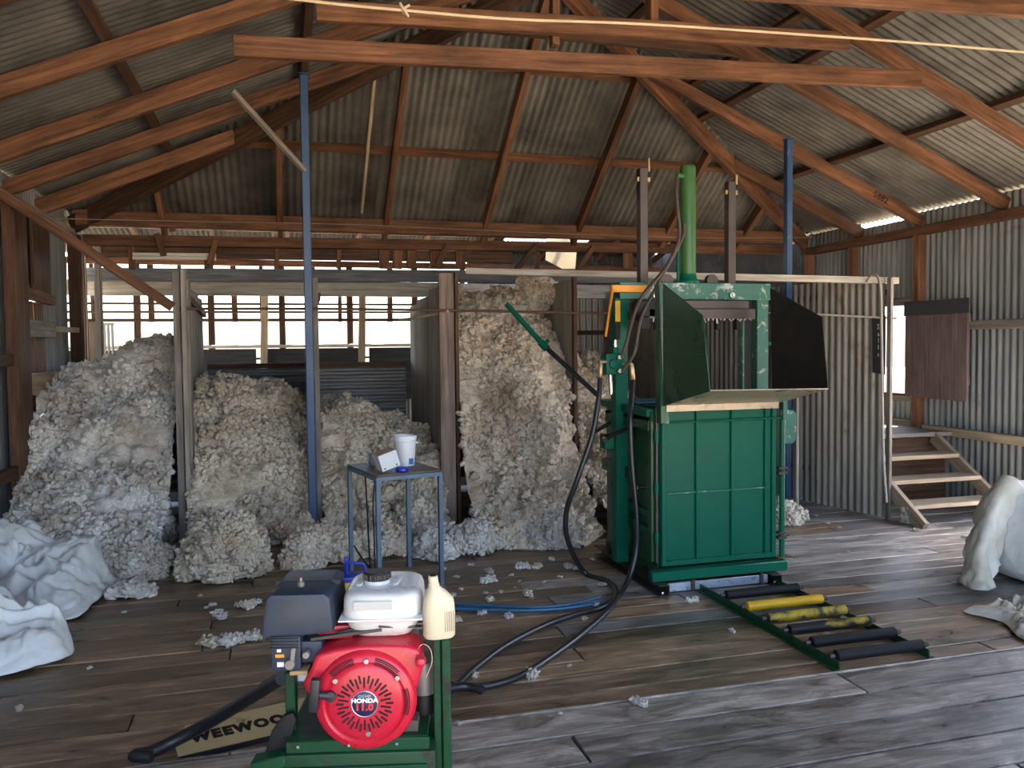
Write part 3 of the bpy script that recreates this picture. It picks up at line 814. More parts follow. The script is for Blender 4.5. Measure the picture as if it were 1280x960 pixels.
def heap(name, label, profs, mat, seed, res=.016, amps=None, group=None, cat='wool pile'):
    """profs: [(X, [(Y,Z)...])] side by side; swept smoothly across X, then fluffed"""
    K = 64; P = []
    for X, pr in profs:
        pr = np.array([list(p) for p in smooth_path([Vector((0, y, z)) for y, z in pr], 10)])[:, 1:]
        s = np.r_[0, np.cumsum(np.hypot(*np.diff(pr, axis=0).T))]
        t = np.linspace(0, s[-1], K); P.append(np.stack([np.full(K, X), np.interp(t, s, pr[:, 0]), np.interp(t, s, pr[:, 1])], 1))
    P = np.array(P)
    L = max(np.linalg.norm(np.diff(p, axis=0), axis=1).sum() for p in P)
    nv = int(L / res); nu = int((P[-1, 0, 0] - P[0, 0, 0]) / res)
    xs = P[:, 0, 0]; xx = np.linspace(xs[0], xs[-1], nu); G = np.zeros((nu, K, 3))
    # smooth interpolation across the profiles
    si = np.interp(xx, xs, np.arange(len(xs))); i0 = np.minimum(si.astype(int), len(xs) - 2); f = si - i0; f = f * f * (3 - 2 * f)
    G = P[i0] * (1 - f)[:, None, None] + P[i0 + 1] * f[:, None, None]; G[:, :, 0] = xx[:, None]
    tt = np.linspace(0, K - 1, nv); j0 = np.minimum(tt.astype(int), K - 2); g = tt - j0
    G = G[:, j0] * (1 - g)[None, :, None] + G[:, j0 + 1] * g[None, :, None]
    V = G.reshape(-1, 3); Nn = grid_normals(V, nu, nv)
    if Nn[:, 2].mean() < 0: Nn = -Nn
    V2 = fluff(V, Nn, seed, amps or ((.62, .20), (.30, .14), (.12, .06), (.06, .022)), zmin=.004)
    V2[:, 0] = np.clip(V2[:, 0], xs[0] - .02, xs[-1] + .02)
    c = np.array([xs.mean(), P[:, -1, 1].mean(), 0]); N2 = grid_normals(V2, nu, nv); N2 = N2 if N2[:, 2].mean() > 0 else -N2
    parts = []; area = nu * nv * res * res; front = (V2[:, 1] < 8.4) & (vnoise(V2, .22, seed + 88) + .5 * vnoise(V2, .09, seed + 89) > .62)
    add_locks(parts, (V2 - c)[front], N2[front], int(area * 1900 * front.mean()), seed, .010, .034)
    me = joined_mesh(name, V2 - c, grid_faces(nu, nv), parts, mat)
    return tag(link(name, me, mat, None, Matrix.Translation(Vector(c))), label, cat, group)
def mound(name, label, c, rx, ry, h, mat, seed, res=.0125, amps=None, rot=0.0, group=None, cat='wool pile', skew=0.0, lock=(.010, .026)):
    c = np.array([c[0], c[1], 0.0])
    nu = max(24, int(2 * math.pi * max(rx, ry) / res)); nv = max(12, int((max(rx, ry) * .6 + h) * 1.4 / res))
    a = np.linspace(0, 2 * np.pi, nu, endpoint=False); t = np.linspace(0.02, 1, nv)
    A, T = np.meshgrid(a, t, indexing='ij')
    th = T * np.pi * .64; R = np.sin(th); Z = (np.cos(th) + .43) / 1.43
    x = R * np.cos(A) * rx + skew * Z; y = R * np.sin(A) * ry
    X = x * math.cos(rot) - y * math.sin(rot); Y = x * math.sin(rot) + y * math.cos(rot)
    V = np.stack([X, Y, Z * h + .01], -1).reshape(-1, 3)
    Nn = grid_normals(V, nu, nv, True); Nn *= np.sign(Nn[:, 2].mean() or 1)
    V2 = fluff(V + c, Nn, seed, amps or ((.28, .10), (.13, .07), (.06, .03)), zmin=.004) - c
    N2 = grid_normals(V2, nu, nv, True); N2 *= np.sign(N2[:, 2].mean() or 1)
    parts = []; w_ = np.linalg.norm(V2[:, :2], axis=1); rr_ = np.random.default_rng(seed).random(len(V2)); keep = rr_ < w_ / w_.max()
    add_locks(parts, V2[keep], N2[keep], int(2 * math.pi * max(rx, ry) * h * 1900) + 30, seed, *lock)
    me = joined_mesh(name, V2, grid_faces(nu, nv, True), parts, mat)
    return tag(link(name, me, mat, None, Matrix.Translation(Vector(c))), label, cat, group)

heap('wool_pile', 'huge grey wool pile spilling out of the bin by the left wall', [
    (-1.93, [(9.0, 1.05), (8.3, 1.25), (7.7, 1.22), (7.35, 1.05), (7.0, .72), (6.75, .52), (6.5, .36), (6.3, .2), (6.15, .01)]),
    (-1.60, [(9.0, 1.1), (8.4, 1.42), (7.8, 1.38), (7.4, 1.15), (7.05, .8), (6.75, .55), (6.45, .38), (6.2, .22), (6.0, .01)]),
    (-1.25, [(9.0, 1.2), (8.4, 1.5), (7.8, 1.50), (7.35, 1.25), (7.05, .9), (6.75, .55), (6.45, .36), (6.2, .2), (6.0, .01)]),
    (-.87, [(9.0, 1.3), (8.4, 1.52), (7.8, 1.50), (7.35, 1.2), (7.1, .8), (6.85, .5), (6.55, .33), (6.25, .2), (6.0, .01)])], WOOL_G, 11, .016)
heap('wool_pile', 'cream wool pile in the bin between the grey board and the blue post', [
    (-.755, [(9.0, 1.0), (8.4, 1.25), (7.85, 1.18), (7.45, .95), (7.15, .6), (6.95, .3), (6.8, .01)]),
    (-.42, [(9.0, 1.05), (8.4, 1.24), (7.85, 1.22), (7.45, 1.0), (7.15, .62), (6.95, .3), (6.8, .01)]),
    (-.05, [(9.0, .9), (8.4, 1.05), (7.85, 1.05), (7.45, .85), (7.15, .5), (6.95, .25), (6.8, .01)]),
    (.235, [(9.0, .8), (8.4, .9), (7.85, .88), (7.45, .7), (7.15, .45), (6.95, .22), (6.8, .01)])], WOOL_C, 23)
heap('wool_pile', 'low cream wool pile in the bin behind the steel table', [
    (.30, [(9.0, .95), (8.5, 1.02), (8.0, .98), (7.5, .75), (7.15, .5), (6.9, .25), (6.6, .01)]),
    (.62, [(9.0, .95), (8.5, 1.05), (8.0, 1.0), (7.5, .78), (7.15, .5), (6.9, .25), (6.6, .01)]),
    (.95, [(9.0, .75), (8.5, .85), (8.0, .8), (7.5, .6), (7.15, .42), (6.85, .2), (6.55, .01)]),
    (1.31, [(9.0, .7), (8.5, .75), (8.0, .68), (7.5, .5), (7.15, .35), (6.85, .18), (6.5, .01)])], WOOL_C, 37)
heap('wool_pile', 'tall cream wool stack filling the middle bin to the top', [
    (1.46, [(8.95, 1.9), (8.3, 1.98), (7.75, 1.93), (7.4, 1.80), (7.15, 1.5), (7.02, 1.05), (6.9, .65), (6.65, .35), (6.35, .15), (6.1, .01)]),
    (1.80, [(8.95, 1.95), (8.3, 2.0), (7.75, 1.95), (7.4, 1.82), (7.12, 1.5), (6.95, 1.05), (6.75, .62), (6.45, .3), (6.15, .12), (5.95, .01)]),
    (2.15, [(8.95, 1.9), (8.3, 1.96), (7.75, 1.9), (7.4, 1.78), (7.12, 1.45), (6.9, 1.05), (6.65, .66), (6.4, .34), (6.15, .12), (5.92, .01)]),
    (2.47, [(8.95, 1.8), (8.3, 1.85), (7.75, 1.8), (7.45, 1.65), (7.2, 1.3), (7.02, .9), (6.8, .5), (6.5, .22), (6.3, .08), (6.15, .01)])], WOOL_P, 41, .016)
heap('wool_pile', 'wool pile in the bin behind the green press', [
    (2.58, [(8.9, 1.75), (8.2, 1.80), (7.7, 1.70), (7.35, 1.35), (7.1, .9), (6.85, .5), (6.5, .2), (6.25, .01)]),
    (2.95, [(8.9, 1.45), (8.2, 1.5), (7.7, 1.4), (7.35, 1.1), (7.1, .75), (6.85, .4), (6.5, .15), (6.3, .01)]),
    (3.58, [(8.9, 1.0), (8.2, 1.0), (7.7, .9), (7.35, .7), (7.1, .5), (6.85, .3), (6.5, .12), (6.3, .01)])], WOOL_P, 59, .016)
def at_floor(px, py):
    p = onZ(px, py); return (p.x, p.y)
# clump standing up on top of the tall stack
cl = onY(662, 385, 7.75)
o = mound('wool_clump', 'upright brownish fleece sticking up on top of the tall stack', (cl.x, cl.y), .20, .22, .36, WOOL_P, 61, skew=.04)
o.location.z = 1.90
mound('wool_clump', 'big round grey fleece ball on the floorboards', at_floor(284, 718), .27, .25, .40, WOOL_C, 71)
mound('wool_clump', 'white-topped fleece heap at the foot of the grey bin board', at_floor(176, 678), .26, .20, .30, WOOL_G, 73)
mound('wool_clump', 'grey fleece heap touching the folded white sheets', at_floor(172, 722), .20, .14, .22, WOOL_G, 75)
mound('wool_clump', 'grey fleece heap in front of the huge pile near the left edge', at_floor(70, 668), .42, .24, .28, WOOL_G, 77)
mound('wool_clump', 'flat white tuft at the edge of the grey fleece', at_floor(163, 746), .13, .07, .07, WOOL_G, 79, amps=((.1, .025), (.04, .015)))
mound('wool_clump', 'pinkish fleece lying behind the engine air box', at_floor(405, 702), .26, .18, .22, WOOL_P, 81)
mound('wool_clump', 'long pinkish fleece between the fleece ball and the blue post', at_floor(362, 676), .22, .18, .20, WOOL_P, 83)
mound('wool_clump', 'fleece heap under the steel table', at_floor(476, 692), .24, .18, .22, WOOL_P, 85)
mound('wool_clump', 'round white fleece beside the right legs of the steel table', at_floor(550, 692), .16, .15, .20, WOOL_G, 87)
mound('wool_clump', 'fleece heap at the foot of the pinkish bin post', at_floor(520, 668), .2, .15, .24, WOOL_C, 89)
mound('wool_clump', 'white fleece spilling from the left foot of the tall stack', at_floor(592, 690), .2, .16, .22, WOOL_G, 95)
mound('wool_clump', 'white fleece spilling from the right foot of the tall stack', at_floor(690, 682), .2, .16, .24, WOOL_G, 97)
mound('wool_clump', 'small fleece heap on the floor right of the green press', at_floor(982, 653), .16, .14, .17, WOOL_C, 91, amps=((.12, .03), (.05, .02)))

# loose tufts on the boards
tuft_me = []
for k in range(5):
    o = mound('wool_tuft', 'x', (0, 0), .055, .035, .03, WOOL_C if k % 2 else WOOL_G, 200 + k, res=.007, amps=((.045, .022), (.02, .012)), lock=(.006, .014))
    tuft_me.append(o.data); bpy.data.objects.remove(o)
tufts = [(612, 716, 1), (638, 720, .6), (654, 711, 1.5), (672, 710, 1.2), (610, 728, 1.5), (588, 707, .6), (570, 722, .6), (607, 742, .5), (612, 751, .9), (626, 741, .5),
         (602, 768, .8), (660, 746, 1.3), (636, 772, .9), (568, 778, 1.2), (710, 710, 1.0), (722, 712, .9), (740, 700, .6), (722, 685, .6), (592, 846, .8), (664, 846, 1.2),
         (798, 880, 1.0), (712, 833, .4), (566, 745, .7), (553, 712, .8), (576, 737, .5), (680, 728, .4), (650, 727, .4), (745, 757, .7), (752, 732, .7), (730, 775, .6),
         (864, 753, 1.1), (900, 745, .5), (700, 892, .3), (572, 905, .4), (266, 757, .6), (274, 772, 1.4), (305, 760, 1.6), (318, 756, 1.2), (262, 807, 1.6), (285, 805, 1.8), (305, 802, 1.8), (318, 800, 1.4),
         (258, 760, .4), (250, 745, .4), (112, 836, .4), (110, 743, .4), (25, 886, .7), (155, 766, .4), (1145, 664, .9), (1195, 728, 1.0), (1205, 672, .6), (1050, 660, .5), (1035, 655, .5),
         (1020, 645, .4), (1060, 690, .4), (915, 790, .6), (1040, 797, .9), (1055, 775, .7), (985, 785, .5), (690, 700, .7), (700, 722, .5), (644, 735, .35)]
rg = random.Random(4)
for i, (px, py, s) in enumerate(tufts):
    p = onZ(px, py, .0 if py < 868 else .03)
    o = link('wool_tuft', tuft_me[i % 5], None)
    o.matrix_basis = Matrix.Translation((p.x, p.y, .0 if py < 868 else .028)) @ Matrix.Rotation(rg.uniform(0, 6.3), 4, 'Z') @ Matrix.Diagonal((s * .62, s * .62, s * .6, 1))
    if px < 340: w = 'beside the engine air box' if px > 240 else 'on the bare boards near the white packs'
    elif py > 820: w = 'on the near boards past the engine'
    elif px > 1000: w = 'on the boards below the wooden steps' if py < 735 else 'between the track rollers'
    elif px > 850: w = 'at the press end of the roller track'
    elif py > 738: w = 'along the blue hose'
    else: w = 'between the steel table and the looping hose'
    tag(o, 'small loose tuft of wool ' + w, 'wool tuft', 'wool tufts ' + w)

# ================================================================ CLOTH: wool packs and sheets
def cloth_mat(name, a, b, sc=2.0):
    m, nt, N, L, B = nodes_of(name)
    co, rnd = coords(N, L, (1, 1, 1)); n = noise(N, L, co, sc, 5, .6, .3)
    r = ramp(N, [(.32, a), (.6, b)]); L.new(n.outputs['Fac'], r.inputs[0]); L.new(r.outputs[0], B.inputs['Base Color'])
    B.inputs['Roughness'].default_value = .65; B.inputs['Specular IOR Level'].default_value = .25
    n2 = noise(N, L, co, 9, 4, .6, 1.0); L.new(bump(N, L, n2.outputs['Fac'], .35, .02), B.inputs['Normal'])
    return m
CLOTH = cloth_mat('white_pack_cloth', (.58, .59, .58), (.80, .82, .82))
PALEC = cloth_mat('pale_canvas', (.50, .45, .36), (.68, .65, .58))
CANVAS = cloth_mat('stained_canvas', (.36, .30, .22), (.56, .51, .43), 3.0)
def folds(P, seed, amps):
    h = np.zeros(len(P))
    for k, (cell, amp) in enumerate(amps):
        Q = P * np.array([1.0, 1.7, 1.0]) if k % 2 else P * np.array([1.6, 1.0, 1.0])
        n = vnoise(Q, cell, seed + 3 * k) * .65 + vnoise(Q, cell * .5, seed + 3 * k + 1) * .35
        h += amp * (1 - np.abs(n - .5) * 4.2)
    return h
def sheet(name, label, outline, hts, mat, seed, amps=((.55, .10), (.26, .06), (.12, .02)), res=.016, group=None, cat='cloth', base=.0, thick=.006, lift=.05):
    """a crumpled cloth lying on the floor: outline on the floor, hts = [(x,y,r,h)] bulges"""
    O = [Vector((p[0], p[1], 0)) for p in outline]
    O = smooth_path(O + [O[0]], 14)[:-1]; O = np.array([[p.x, p.y] for p in O])
    c = O.mean(0); nu = len(O); nv = int(np.linalg.norm(O - c, axis=1).max() / res)
    t = np.linspace(.01, 1, nv)
    P = np.zeros((nu, nv, 3)); P[..., :2] = c + (O - c)[:, None, :] * t[None, :, None]
    P = P.reshape(-1, 3); T = np.tile(t, nu)
    edge = np.clip((1 - T) / .28, 0, 1) ** .55
    Z = .008 + (.12 + .88 * edge) * np.maximum(.0, folds(P, seed, amps) + lift) * np.where(T > .9, .75, 1)
    for (x, y, r, h) in hts: Z += edge * h * np.exp(-((P[:, 0] - x) ** 2 + (P[:, 1] - y) ** 2) / (r * r))
    P[:, 2] = Z + base
    P[:, :2] += (np.stack([vnoise(P, .2, seed + 20), vnoise(P, .2, seed + 21)], 1) - .5) * .12 * (.4 + .6 * edge)[:, None]
    c3 = np.array([c[0], c[1], base])
    o = link(name, grid_mesh(name, P - c3, nu, nv, mat, True), mat, None, Matrix.Translation(Vector(c3)))
    md = o.modifiers.new('hem', 'SOLIDIFY'); md.thickness = thick; md.offset = 1
    return tag(o, label, cat, group)
def fl(*pts): return [tuple(onZ(a, b).xy) for a, b in pts]
A = fl((-140, 716), (0, 712), (70, 706), (132, 712), (146, 730), (120, 752), (100, 775), (60, 778), (0, 770), (-160, 775))
sheet('wool_pack', 'crumpled white wool pack lying against the wool near the left wall', A, [(*onZ(95, 735).xy, .22, .12), (*onZ(30, 728).xy, .3, .22), (*onZ(-80, 735).xy, .4, .25)], CLOTH, 301)
A = fl((-140, 775), (-20, 772), (40, 790), (88, 812), (84, 826), (50, 838), (0, 850), (-130, 866))
sheet('wool_pack', 'crumpled white wool pack on the floorboards nearest the left edge', A, [(*onZ(20, 810).xy, .22, .10), (*onZ(-60, 815).xy, .3, .14)], CLOTH, 311)
A = fl((95, 768), (112, 752), (115, 765), (100, 776))
A = fl((1208, 767), (1245, 756), (1290, 757), (1370, 765), (1370, 800), (1300, 806), (1270, 800), (1250, 782))
sheet('canvas_scrap', 'stained beige canvas rag on the floor in front of the wool bag', A, [], CANVAS, 321, amps=((.22, .03), (.1, .035), (.05, .012)), res=.010, thick=.003, lift=.012)

# full wool bag at the right edge
BX, BY = 4.98, 4.15
rt = thing('wool_bag', 'full white wool bag with its top flap hanging, at the right edge', 'bag', (BX, BY, 0))
nu, nv = 150, 80
a = np.linspace(0, 2 * np.pi, nu, endpoint=False); t = np.linspace(0, 1, nv); Aa, T = np.meshgrid(a, t, indexing='ij')
sq = 1 / (np.abs(np.cos(Aa)) ** 3.2 + np.abs(np.sin(Aa)) ** 3.2) ** (1 / 3.2)
rad = np.where(T < .8, .44 + .07 * np.sin(T / .8 * np.pi), .44 * np.sqrt(np.maximum(0, 1 - ((T - .8) / .2) ** 2)))
rad = np.where(T < .06, .44 - (.06 - T) * 1.6, rad)
zz = np.where(T < .8, T / .8 * .49, .49 + .09 * np.sin((T - .8) / .2 * np.pi / 2))
V = np.stack([rad * sq * np.cos(Aa), rad * sq * np.sin(Aa), zz + .006], -1).reshape(-1, 3)
Nn = grid_normals(V, nu, nv, True); Nn *= np.sign((Nn * V).sum(1).mean())
V2 = V + Nn * ((folds(V, 333, ((.5, .03), (.2, .007), (.07, .003))))[:, None]) * np.clip(V[:, 2:3] / .1, .1, 1)
V2[:, 2] = np.maximum(V2[:, 2], .004)
me = grid_mesh('bag_body', V2, nu, nv, CLOTH, True)
link('bag_body', me, CLOTH, rt)
# top flap hanging down over the near-left corner to the floor
cols = [[onY(1248, 600, 4.40), onY(1224, 640, 4.42), onY(1210, 690, 4.36), onZ(1205, 732, .012)],
        [onY(1262, 598, 4.28), onY(1240, 645, 4.22), onY(1226, 695, 4.2), onZ(1224, 740, .012)],
        [onY(1285, 612, 4.25), onY(1256, 655, 4.24), onY(1245, 700, 4.25), onZ(1240, 735, .012)]]
colp = [smooth_path(c, 12) for c in cols]
rows = [smooth_path([c[k] for c in colp], 14) for k in range(len(colp[0]))]
V = np.array([[list(p) for p in r] for r in rows]); nu, nv = V.shape[:2]; V = V.reshape(-1, 3)
Nn = grid_normals(V, nu, nv)
V = V + Nn * (folds(V, 351, ((.16, .03), (.07, .011))))[:, None]; V[:, 2] = np.maximum(V[:, 2], .008)
V = V - np.array([BX, BY, 0])
o = link('top_flap', grid_mesh('top_flap', V, nu, nv, PALEC), PALEC, rt); md = o.modifiers.new('hem', 'SOLIDIFY'); md.thickness = .005
nu, nv = 50, 50
U, W = np.meshgrid(np.linspace(0, 1, nu), np.linspace(0, 1, nv), indexing='ij')
V = np.stack([-.02 + U * .5, -.30 + W * .55, .62 + .03 * np.sin(U * 5) + 0 * W], -1).reshape(-1, 3)
V[:, 2] += folds(V, 361, ((.2, .05), (.09, .02))) * .8
V[:, :2] += (np.stack([vnoise(V, .12, 371), vnoise(V, .12, 372)], 1) - .5) * .15
o = link('open_mouth', grid_mesh('open_mouth', V, nu, nv, CANVAS), CANVAS, rt); md = o.modifiers.new('hem', 'SOLIDIFY'); md.thickness = .005
# ================================================================ WOOL PRESS
GREEN = paint('press_green', (.002, .092, .055), .38, var=.12, wear=(.05, .09, .07), wscale=7, wamt=.74, nscale=3, spec=.16)
GREEN_D = paint('dark_green', (.006, .05, .018), .3, var=.25, wear=(.05, .045, .02), wscale=5, wamt=.66)
GREEN_L = paint('bright_green', (.042, .125, .035), .4, var=.15)
GREEN_W = paint('worn_green', (.02, .12, .085), .42, var=.2, wear=(.36, .40, .36), wscale=13, wamt=.56)
BLACKP = paint('black_worn_plate', (.011, .010, .009), .55, var=.3, wear=(.05, .035, .022), wscale=3, wamt=.66)
TRAYM = paint('tray_floor_reflection', (.40, .335, .25), .3, metal=.25, var=.3, wear=(.03, .13, .09), wscale=3.5, wamt=.68)  # tan base imitates the floor reflected in the glossy underside; green is paint
STEEL = paint('dark_steel', (.075, .062, .056), .45, metal=.6, var=.25)
BLACK = paint('black_iron', (.010, .010, .011), .55, var=.3, spec=.22)
CHROME = paint('bright_steel', (.62, .60, .56), .25, metal=1.0, var=.1)
BRASS = paint('brass_fitting', (.45, .33, .17), .35, metal=.8, var=.2)
GALV = paint('galvanised', (.36, .42, .50), .4, metal=.5, var=.25, wear=(.05, .08, .14), wscale=16, wamt=.55)
ORANGE = paint('orange_paint', (.72, .27, .02), .45, var=.12)
YELLOW = paint('yellow_paint', (.55, .31, .01), .4, var=.12, wear=(.05, .035, .02), wscale=9, wamt=.66)
YELLOW_W = paint('rubbed_yellow_paint', (.36, .25, .015), .45, var=.2, wear=(.02, .019, .018), wscale=5, wamt=.42)
RUBBER = paint('black_rubber', (.014, .015, .018), .35, var=.2, wear=(.06, .065, .075), wscale=10, wamt=.66)
RUBBERB = paint('blue_hose', (.012, .09, .19), .4, var=.2)

YFR = 4.74
press = thing('wool_press', 'green hydraulic wool press with open hopper wings and tall cylinder', 'press', (2.71, 5.15, 0))
def P(name, mat, fn, bevel=.004, parent=press, seg=1):
    m = MB(); fn(m); return m.build(name, mat, parent, bevel, seg)
# feet
for X in (2.24, 3.035):
    def f(m, X=X):
        m.span((X - .036, 4.6, .002), (X + .036, 5.72, .008)); m.span((X - .036, 4.6, .068), (X + .036, 5.72, .074)); m.span((X + .03, 4.6, .002), (X + .036, 5.72, .074))
    P('foot_channel', STEEL, f, .0015)
P('foot_bolt', CHROME, lambda m: m.cyl((2.235, 4.62, .008), (2.235, 4.62, .03), .011, n=6), .001)
P('foot_bolt', CHROME, lambda m: m.cyl((3.03, 4.62, .008), (3.03, 4.62, .03), .011, n=6), .001)
P('front_bar', GALV, lambda m: m.span((2.29, 4.655, .012), (3.0, 4.667, .066)), .002)
for x in (2.46, 2.95): P('bar_clamp', STEEL, lambda m, x=x: m.span((x - .012, 4.64, .01), (x + .012, 4.655, .08)), .002)
P('base_beam', GREEN, lambda m: m.span((2.19, 4.67, .075), (3.16, 4.73, .140)), .006)
P('base_pan', GREEN_D, lambda m: m.span((2.27, 4.73, .078), (3.14, 5.64, .140)), .004)
# bale box
XA, XB = 2.275, 3.125
P('side_panel', GREEN_D, lambda m: m.span((XA, YFR + .03, .14), (XA + .012, 5.62, 1.17)), .003)
P('side_panel', GREEN_D, lambda m: m.span((XB - .012, YFR + .03, .14), (XB, 5.62, 1.17)), .003)
P('rear_panel', GREEN_D, lambda m: m.span((XA, 5.61, .14), (XB, 5.622, 1.17)), .003)
door = P('front_door', GREEN, lambda m: m.span((XA + .01, YFR + .012, .15), (XB - .01, YFR + .024, 1.17)), .003)
for x, w in ((XA + .03, .034), (XA + .262, .02), (XA + .515, .02), (XB - .09, .016), (XB - .028, .034)):
    P('upright_rib', GREEN, lambda m, x=x, w=w: m.span((x - w / 2, YFR - .006, .155), (x + w / 2, YFR + .013, 1.168)), .005, door)
P('bottom_rail', GREEN, lambda m: m.span((XA + .01, YFR - .004, .151), (XB - .01, YFR + .013, .187)), .004, door)
P('middle_seam', GREEN_W, lambda m: m.span((XA + .05, YFR - .003, .61), (XB - .07, YFR + .013, .622)), .003, door)
P('top_rail', GREEN, lambda m: m.span((XA + .01, YFR - .004, 1.14), (XB - .01, YFR + .013, 1.17)), .004, door)
P('latch_rod', GREEN, lambda m: m.cyl((XA + .06, YFR - .022, 1.07), (XB + .03, YFR - .022, 1.075), .006), 0)
# hinge tubes and clamps at both front edges
P('hinge_tube', GREEN, lambda m: m.cyl((XB + .035, YFR + .0, .15), (XB + .035, YFR + .0, 1.09), .018, n=14), 0)
P('hinge_rod', STEEL, lambda m: m.cyl((XA - .018, YFR + .005, .18), (XA - .018, YFR + .005, 1.16), .010, n=10), 0)
for z in (.27, .70): P('hinge_clamp', STEEL, lambda m, z=z: (m.span((XB - .005, YFR - .024, z), (XB + .06, YFR + .024, z + .018)), m.span((XB - .005, YFR - .024, z + .035), (XB + .06, YFR + .024, z + .05)), m.cyl((XB + .05, YFR - .03, z + .026), (XB + .07, YFR - .03, z + .026), .006)), .002)
for z in (.3, .62, .95): P('hinge_knuckle', GREEN, lambda m, z=z: m.cyl((XA - .018, YFR + .005, z), (XA - .018, YFR + .005, z + .07), .015, n=10), 0)
# left side straps, ram links and levers
for z in (.34, .45): P('side_strap', GREEN, lambda m, z=z: m.span((XA - .03, YFR + .06, z), (XA - .004, 5.3, z + .045)), .003)
P('side_lip', GREEN_D, lambda m: (m.span((XA - .06, YFR + .04, 1.08), (XA, 5.5, 1.10)), m.span((XA - .06, YFR + .04, 1.02), (XA - .05, 5.5, 1.10))), .002)
P('upper_rail', GREEN, lambda m: m.bar((XA - .05, YFR + .03, 1.13), (XA - .05, 5.55, 1.15), .05, .05), .004)
P('side_channel', GREEN_D, lambda m: m.span((XA - .05, YFR + .02, .18), (XA - .01, YFR + .07, 1.14)), .004)
P('side_rib', GREEN_D, lambda m: m.span((XA - .05, 5.1, .66), (XA, 5.6, .74)), .004)
P('pin', CHROME, lambda m: m.cyl((XA - .06, 4.95, .63), (XA + .02, 4.95, .63), .014), 0)
P('lever', BLACK, lambda m: m.cyl(onY(757, 548, 5.12), onY(799, 529, 4.98), .013, n=10), 0)
P('lever', BLACK, lambda m: m.cyl(onY(744, 540, 5.3), onY(768, 525, 5.3), .012, n=10), 0)
P('lever_tip', CHROME, lambda m: (m.cyl(onY(790, 533, 5.0), onY(802, 528, 4.96), .010, n=10), m.cyl(onY(755, 549, 5.13), onY(759, 547, 5.11), .022, n=12)), 0)
P('pivot_block', GREEN, lambda m: m.span(onY(756, 562, 5.2), onY(795, 540, 5.3)), .01, seg=2)
P('rounded_tab', GREEN_W, lambda m: m.prism([(-.0, 0), (.10, 0), (.125, .03), (.125, .21), (.10, .24), (0, .24)], onY(976, 555, 5.1), (1, 0, 0), (0, 0, 1), (0, .02, 0)), .003)
P('side_stub', GREEN, lambda m: m.span((XB + .02, 5.0, .38), (XB + .12, 5.08, .43)), .004)
# main frame posts and crosshead
pL, pR = 2.205, 3.285
def post(X, mat, zt):
    return P('frame_post', mat, lambda m: (m.span((X - .045, 5.17, .08), (X + .045, 5.182, zt)), m.span((X - .045, 5.182, .08), (X - .033, 5.26, zt)), m.span((X + .033, 5.182, .08), (X + .045, 5.26, zt))), .003)
post(pL, GREEN, 1.88); post(pR, GREEN_W, 1.88)
P('warning_band', YELLOW, lambda m: m.span((pL - .047, 5.163, 1.72), (pL - .012, 5.168, 1.86)), 0)
P('warning_band', BLACK, lambda m: m.span((pL - .047, 5.163, 1.60), (pL - .012, 5.168, 1.72)), 0)
P('crosshead', GREEN_W, lambda m: (m.span((pL - .02, 5.15, 1.87), (pR + .05, 5.165, 1.985)), m.span((pL - .02, 5.30, 1.87), (pR + .05, 5.315, 1.985)), m.span((pL - .02, 5.165, 1.973), (pR + .05, 5.30, 1.985))), .003)
for px in (819, 915):
    c = onY(px, 369, 5.14); P('crosshead_bolt', CHROME, lambda m, c=c: (m.cyl(c, c + Vector((0, -.012, 0)), .021, n=16), m.cyl(c, c + Vector((0, -.022, 0)), .012, n=6)), .002)
P('inner_post', GREEN_W, lambda m: m.span((pR - .155, 5.18, 1.15), (pR - .14, 5.24, 1.87)), .003)
P('inner_post', BLACK, lambda m: m.span((pR - .14, 5.19, 1.15), (pR - .075, 5.25, 1.87)), .003)
P('cross_strap', GREEN, lambda m: m.span((pR + .045, 5.2, 1.55), (pR + .25, 5.215, 1.575)), .002)
# platen under the crosshead, with teeth
plat = P('platen', STEEL, lambda m: (m.span((2.33, 5.0, 1.73), (3.12, 5.45, 1.80)), m.span((2.36, 5.05, 1.80), (3.1, 5.4, 1.86))), .004)
for x in (2.40, 2.85, 3.0): P('platen_pin', BLACK, lambda m, x=x: m.span((x - .02, 5.01, 1.66), (x + .02, 5.05, 1.735)), .003, plat)
P('platen_fringe', paint('caught_wool', (.5, .42, .33), .95), lambda m: [m.bar((2.36 + k * .031, 5.0, 1.733), (2.365 + k * .031 + rg.uniform(-.02, .02), 4.995, 1.725 - rg.uniform(0, .025)), .010, .005) for k in range(24)], 0, plat)
P('platen_clamp', BLACK, lambda m: (m.span(onY(797, 396, 5.0), onY(812, 377, 5.1)), m.span(onY(801, 412, 5.0), onY(808, 396, 5.06))), .004)
